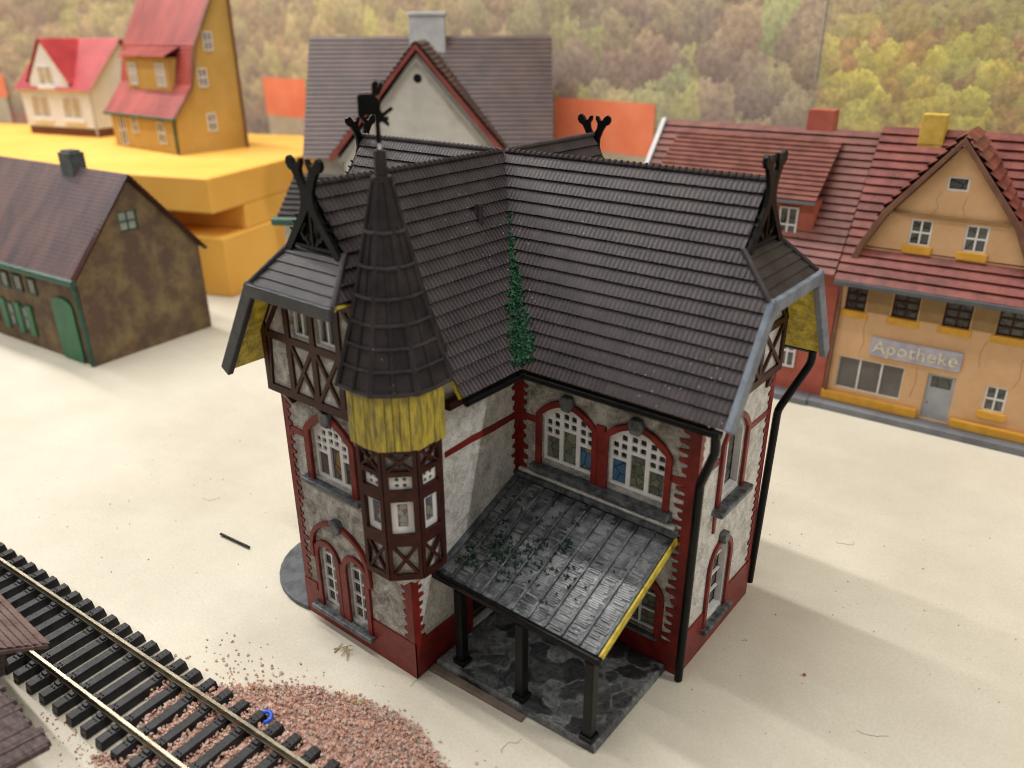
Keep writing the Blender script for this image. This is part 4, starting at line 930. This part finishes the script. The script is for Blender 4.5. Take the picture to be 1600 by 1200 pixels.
b = MB(); b.box((-8.65, 7.2, 18), (-5.6, 9.2, 22.6)); b.box((-8.75, 7.1, 22.3), (-5.5, 9.3, 22.62)); b.build('chimney', chM, rf, bevel=.08)
# ---- low shed corner with green gutter, seen behind the left finial
sh = empty('low_shed', (-25.1, 7.2, 0), 30, 'low shed with grey roof corner and green gutter end, behind the left roof finial', 'shed')
b = MB(); b.box((.3, .5, 0), (6, 6, 9.9)); b.build('wall', bwM, sh)
b = MB(); D = Vector((0, -4, -2.4)); roof_quad(b, (0, 3.9, 12.3), (1, 0, 0), D, 6.5, D.length, .5, .12); roof_quad(b, (0, 3.9, 12.3), (1, 0, 0), (0, 4, -2.4), 6.5, D.length, .5, .12); b.build('roof', slateM, sh)
grnM = paint('bottle_green', (.01, .055, .035), (.02, .085, .055), 1.5, .5)
b = MB(); b.tube([(-.15, -.15, 9.9), (6.4, -.15, 9.9)], .28, 10); b.build('gutter', grnM, sh)

# ---- brown cottage at left
cot = empty('brown_cottage', (-35.04, -1.93, 0), 6, 'weathered brown cottage with purple-brown roof, green door and gutter, at the left edge', 'model house')
cwM = paint('mottled_brown', (.095, .055, .036), (.24, .17, .07), .55, .75, .5, 4, lo=.42, hi=.74)
crf = paint('purple_brown_roof', (.065, .045, .05), (.13, .075, .07), .28, .6, .25, 6, stretch=(2.2, .5, .5))
FC = FR((0, 0, 0), (0, 1, 0), (0, 0, 1))
b = MB(); plate(b, FC, [[(0, 0), (9.7, 0), (9.7, 6.6), (4.85, 12.1), (0, 6.4)]], [rect(3.8, 8.6, 5.2, 10.0)], -.3, 0); b.box((-22, .02, 0), (-.31, 9.68, 6.5)); b.build('wall', cwM, cot)
swin(cot, FC, 3.8, 5.2, 8.6, 10.0, 2, 2, grnM, paint('pale_pane', (.22, .25, .22), (.32, .34, .30), 2, .3), -.2)
b = MB(); roof_quad(b, (-22, 4.85, 12.45), (1, 0, 0), Vector((0, -5.25, -6.15)), 22.5, 8.08, .3, .015); roof_quad(b, (-22, 4.85, 12.45), (1, 0, 0), Vector((0, 5.25, -6.15)), 22.5, 8.08, .4, .04); rf = b.build('roof', crf, cot)
FCo = FR((.2, 0, 0), (0, 1, 0), (0, 0, 1)); b = MB(); plate(b, FCo, [band([(-.35, 6.25), (4.85, 12.3), (10.05, 6.25)], .22)], [], -.1, .25); b.build('barge_board', timM, rf)
b = MB(); b.box((-6.7, 4.3, 11.5), (-5.2, 5.4, 13.45)); b.box((-6.55, 4.45, 13.4), (-5.35, 5.25, 13.6)); b.build('chimney', paint('dark_green_grey', (.035, .045, .045), (.07, .085, .085), 1.5), rf, bevel=.05)
b = MB(); b.tube([(-22, -.45, 6.1), (.45, -.45, 6.1)], .24, 8); b.tube([(-.15, -.4, 6.0), (-.15, -.15, 5.3), (-.1, -.12, .1)], .16, 8); b.build('gutter', grnM, cot)
dgM = paint('green_door', (.015, .12, .05), (.025, .16, .07), 1, .5)
b = MB(); plate(b, FX, [arch(-3.6, -1.1, .1, 4.0, .6)], [], 0, .15); b.build('door', dgM, cot)
for u in (-5.6, -7.4, -9.2, -11): swin(cot, FX, u - .9, u + .2, 4.2, 5.4, 1, 1, grnM, paneK, 0)
for u in (-7.0, -8.6, -10.6): b = MB(); plate(b, FX, [rect(u - .45, .9, u + .25, 3.2)], [], 0, .15); b.build('shutter', dgM, cot)
for u in (-7.8, -9.8, -12.5): swin(cot, FX, u - .5, u + .5, 1.2, 3.0, 1, 2, grnM, paneK, 0)

# ---- foam boards
foM, nt, p = nm('orange_foam')
p.inputs['Base Color'].default_value = (.86, .48, .09, 1); p.inputs['Roughness'].default_value = .6
bump(nt, p, noise(nt, 3, 5, .7, coords(nt)), .25, .05)
nt.links.new(ramp(nt, noise(nt, .12, 4, .6, coords(nt)), [(.35, (.82, .42, .06)), (.65, (.88, .50, .10))]), p.inputs['Base Color'])
def foam(x0, x1, y0, y1, z0, z1, lab):
    b = MB(); b.box((x0, y0, z0), (x1, y1, z1)); o = b.build('foam_board', foM, bevel=.15); o.location = (-41.13, 12.35, 0); o.rotation_euler = (0, 0, R(19.6)); tag(o, lab, 'foam board', 'orange insulation boards stacked at the left')
foam(-62, 0, 0, 27, 7.35, 10.27, 'top orange foam board carrying the white and yellow houses')
foam(-62, -.0, 4.2, 27, 5.2, 7.35, 'middle orange foam board, set back between top and bottom boards')
foam(-62, 0.2, .6, 27, 0, 5.2, 'bottom orange foam board resting on the table')

# ---- yellow tall house
yh = empty('tall_yellow_house', (-54.78, 18.12, 10.27), 0, 'tall mustard yellow house with red roof and dormer, on the foam board', 'model house')
ywM = paint('mustard_wall', (.45, .28, .065), (.52, .33, .09), .3, .6, .2, 4)
rrM = paint('rust_red_roof', (.25, .035, .03), (.42, .075, .06), .22, .55, .3, 4, stretch=(1.5, .6, .6))
GY = [(0, 0), (7.3, 0), (7.3, 16.9), (6.9, 16.6), (2.95, 9.6), (2.1, 6.1), (.1, 3.4)]
FY = FR((0, 0, 0), (0, 1, 0), (0, 0, 1))
b = MB(); plate(b, FY, [GY], [], -.4, 0); plate(b, FR((-12.4, 0, 0), (0, 1, 0), (0, 0, 1)), [GY], [], 0, .4); b.box((-12.4, 0, 0), (-.41, .4, 3.5)); b.box((-12.4, 7.0, 0), (-.41, 7.3, 16.5)); b.build('wall', ywM, yh)
b = MB()
for (y0, z0), (y1, z1) in (((2.05, 6.2), (-.35, 3.3)), ((2.95, 9.7), (2.05, 6.2)), ((7.2, 17.0), (2.95, 9.7))):
    D = Vector((0, y1 - y0, z1 - z0)); roof_quad(b, (-13.0, y0, z0), (1, 0, 0), D, 13.35, D.length, .4, .06)
rf = b.build('roof', rrM, yh)
b = MB(); plate(b, FR((.1, 0, 0), (0, 1, 0), (0, 0, 1)), [band([(-.3, 3.3), (2.1, 6.1), (2.95, 9.6), (7.2, 16.95)], .2)], [], -.1, .3); b.box((.15, 7.2, 0), (.35, 7.4, 17)); b.build('barge_board', brM, rf)
b = MB(); b.box((-10.4, 1.5, 5.6), (-2.6, 4.5, 8.6)); dm = b.build('dormer', ywM, yh)
b = MB(); D = Vector((0, -3.4, -1.6)); roof_quad(b, (-10.9, 4.4, 10.3), (1, 0, 0), D, 8.8, D.length, .4, .06); b.build('dormer_roof', rrM, dm)
FDm = FR((0, 1.5, 10.27 - 10.27), (1, 0, 0), (0, 0, 1))
for u in (-9.8, -4.6): swin(yh, FDm, u, u + 1.5, 6.0, 8.1, 2, 2, whiteM, paint('light_pane', (.4, .38, .34), (.5, .48, .44), 1, .4), 0)
for (u, v, w_, h_) in ((-10.9, .2, 1.3, 3.0), (-8.2, 1.6, 1.1, 1.7), (-3.4, .9, 1.3, 2.0)): swin(yh, FX, u, u + w_, v, v + h_, 2, 2, whiteM, paneK, 0)
for (u, v) in ((4.1, 9.2), (3.0, 6.0), (3.3, 1.9)): swin(yh, FY, u, u + .95, v, v + 1.7, 2, 2, whiteM, paneP, 0)
b = MB(); b.tube([(-13, -.35, 3.25), (.4, -.35, 3.25)], .16, 8); b.tube([(.1, -.3, 3.2), (-.2, -.15, 2.8), (-.2, -.15, .1)], .12, 8); b.build('gutter', grnM, yh)
# ---- white house
wh = empty('white_house', (-75.06, 20.12, 10.27), 15, 'small white house with crimson roof and front gable, on the foam board at far left', 'model house')
wwM = paint('white_render', (.66, .68, .68), (.74, .76, .77), .4, .6, .1, 4)
crR = paint('crimson_roof', (.33, .02, .028), (.45, .045, .05), .3, .5, .2, 4)
b = MB(); b.box((-11.1, 0, .9), (0, 9.5, 5.2)); b.add([(0, 0, 5.2), (0, 9.5, 5.2), (0, 5.0, 9.9), (-.3, 0, 5.2), (-.3, 9.5, 5.2), (-.3, 5.0, 9.9)], [(0, 1, 2), (3, 5, 4), (0, 2, 5, 3), (1, 4, 5, 2)]); b.build('wall', wwM, wh, bevel=.05)
b = MB(); b.box((-11.0, .1, 0), (-.05, 9.4, .9)); b.build('plinth', paint('dark_brown', (.10, .03, .02), (.14, .045, .03), 1), wh)
b = MB(); roof_quad(b, (-11.5, 5, 10.2), (1, 0, 0), Vector((0, -5.5, -5.3)), 12, 7.6, .5, .05); roof_quad(b, (-11.5, 5, 10.2), (1, 0, 0), Vector((0, 5.5, -5.3)), 12, 7.6, .5, .05)
for s in (-1, 1):
    D = Vector((s * 3.4, 0, -4.6)); roof_quad(b, (-6.0, -.4, 10.25), (0, 1, 0), D, 5.2, D.length, .5, .05)
b.build('roof', crR, wh)
b = MB(); plate(b, FX, [[(-9.1, 5.0), (-2.9, 5.0), (-3.1, 6.0), (-6.0, 9.9), (-8.9, 6.0)]], [], -.3, .15); b.build('gable_wall', wwM, wh)
FWg = FR((0, -.16, 0), (1, 0, 0), (0, 0, 1))
winf = paint('beige_pane', (.38, .32, .22), (.5, .44, .33), 1, .5)
for (u, v, w_, h_) in ((-7.3, 5.4, 2.3, 2.0),): swin(wh, FWg, u, u + w_, v, v + h_, 2, 1, whiteM, winf, 0, whiteM)
for u in (-9.6, -4.6): swin(wh, FX, u, u + 2.9, 1.9, 4.2, 2, 1, whiteM, winf, 0, whiteM)
b = MB(); b.tube([(.1, -.2, 4.9), (.1, -.2, .2)], .12, 6); b.build('downpipe', paint('pale_pipe', (.4, .4, .4), (.5, .5, .5), 1), wh)

# ---- foreground roofs at the lower left
plkM = paint('weathered_planks', (.05, .034, .034), (.14, .095, .09), 1.6, .6, .8, 5, stretch=(1.2, 6, 6), bd=.1)
tlf = paint('worn_brown_tile', (.09, .05, .042), (.17, .11, .095), 1.2, .55, .6, 9)
hut = empty('signal_hut', (-9.4, -18.4, 0), 0, 'small hut with worn brown tiled canopy corner reaching over the track at the left edge', 'hut')
b = MB(); b.box((-.5, -2.0, 0), (.6, .6, 3.0)); b.build('wall', plkM, hut)
Pc = [(-.6, -2.1, 3.3), (1.9, -2.1, 3.15), (4.25, 1.01, 3.0), (-.6, 1.1, 3.12)]
b = MB(); b.hexa([(x, y, z - .14) for x, y, z in Pc], Pc); cr = b.build('canopy_roof', tlf, hut)
b = MB(); tile_slope(b, (-.6, 1.08, 3.12), (1, 0, -.025), (0, -1, .06), 3.15, lambda d: 0, lambda d: 4.85 - d * .755, course=.2, rib=.16, lift=.05, ribh=.03); b.build('tile_courses', tlf, cr)
hut2 = empty('goods_shed', (-6.0, -20.5, 0), 0, 'low shed with dark weathered ragged plank roof in the lower left corner', 'shed')
b = MB(); b.box((-4, -5, 0), (4.2, .6, 2.6)); b.build('wall', plkM, hut2)
b = MB(); x = -4.0
while x < 4.75:
    w_ = random.uniform(.14, .24); h = random.uniform(0, .05); ex = random.uniform(-.12, .08); x1 = min(x + w_ - .015, 4.78)
    b.hexa([(x, -5, 3.25), (x1, -5, 3.25), (x1, 1.46 + ex, 2.62), (x, 1.46 + ex + random.uniform(-.05, .05), 2.62)], [(x, -5, 3.4 + h), (x1, -5, 3.4 + h), (x1, 1.46 + ex, 2.78 + h), (x, 1.46 + ex, 2.78 + h)])
    x += w_
b.build('plank_roof', plkM, hut2)
b = MB(); b.tube([(-2.0, -18.6, .25), (3.0, -19.9, .25)], .09, 8); tag(b.build('brass_rail', railM), 'thin brassy rail end at the very bottom left under the plank roof', 'rail')
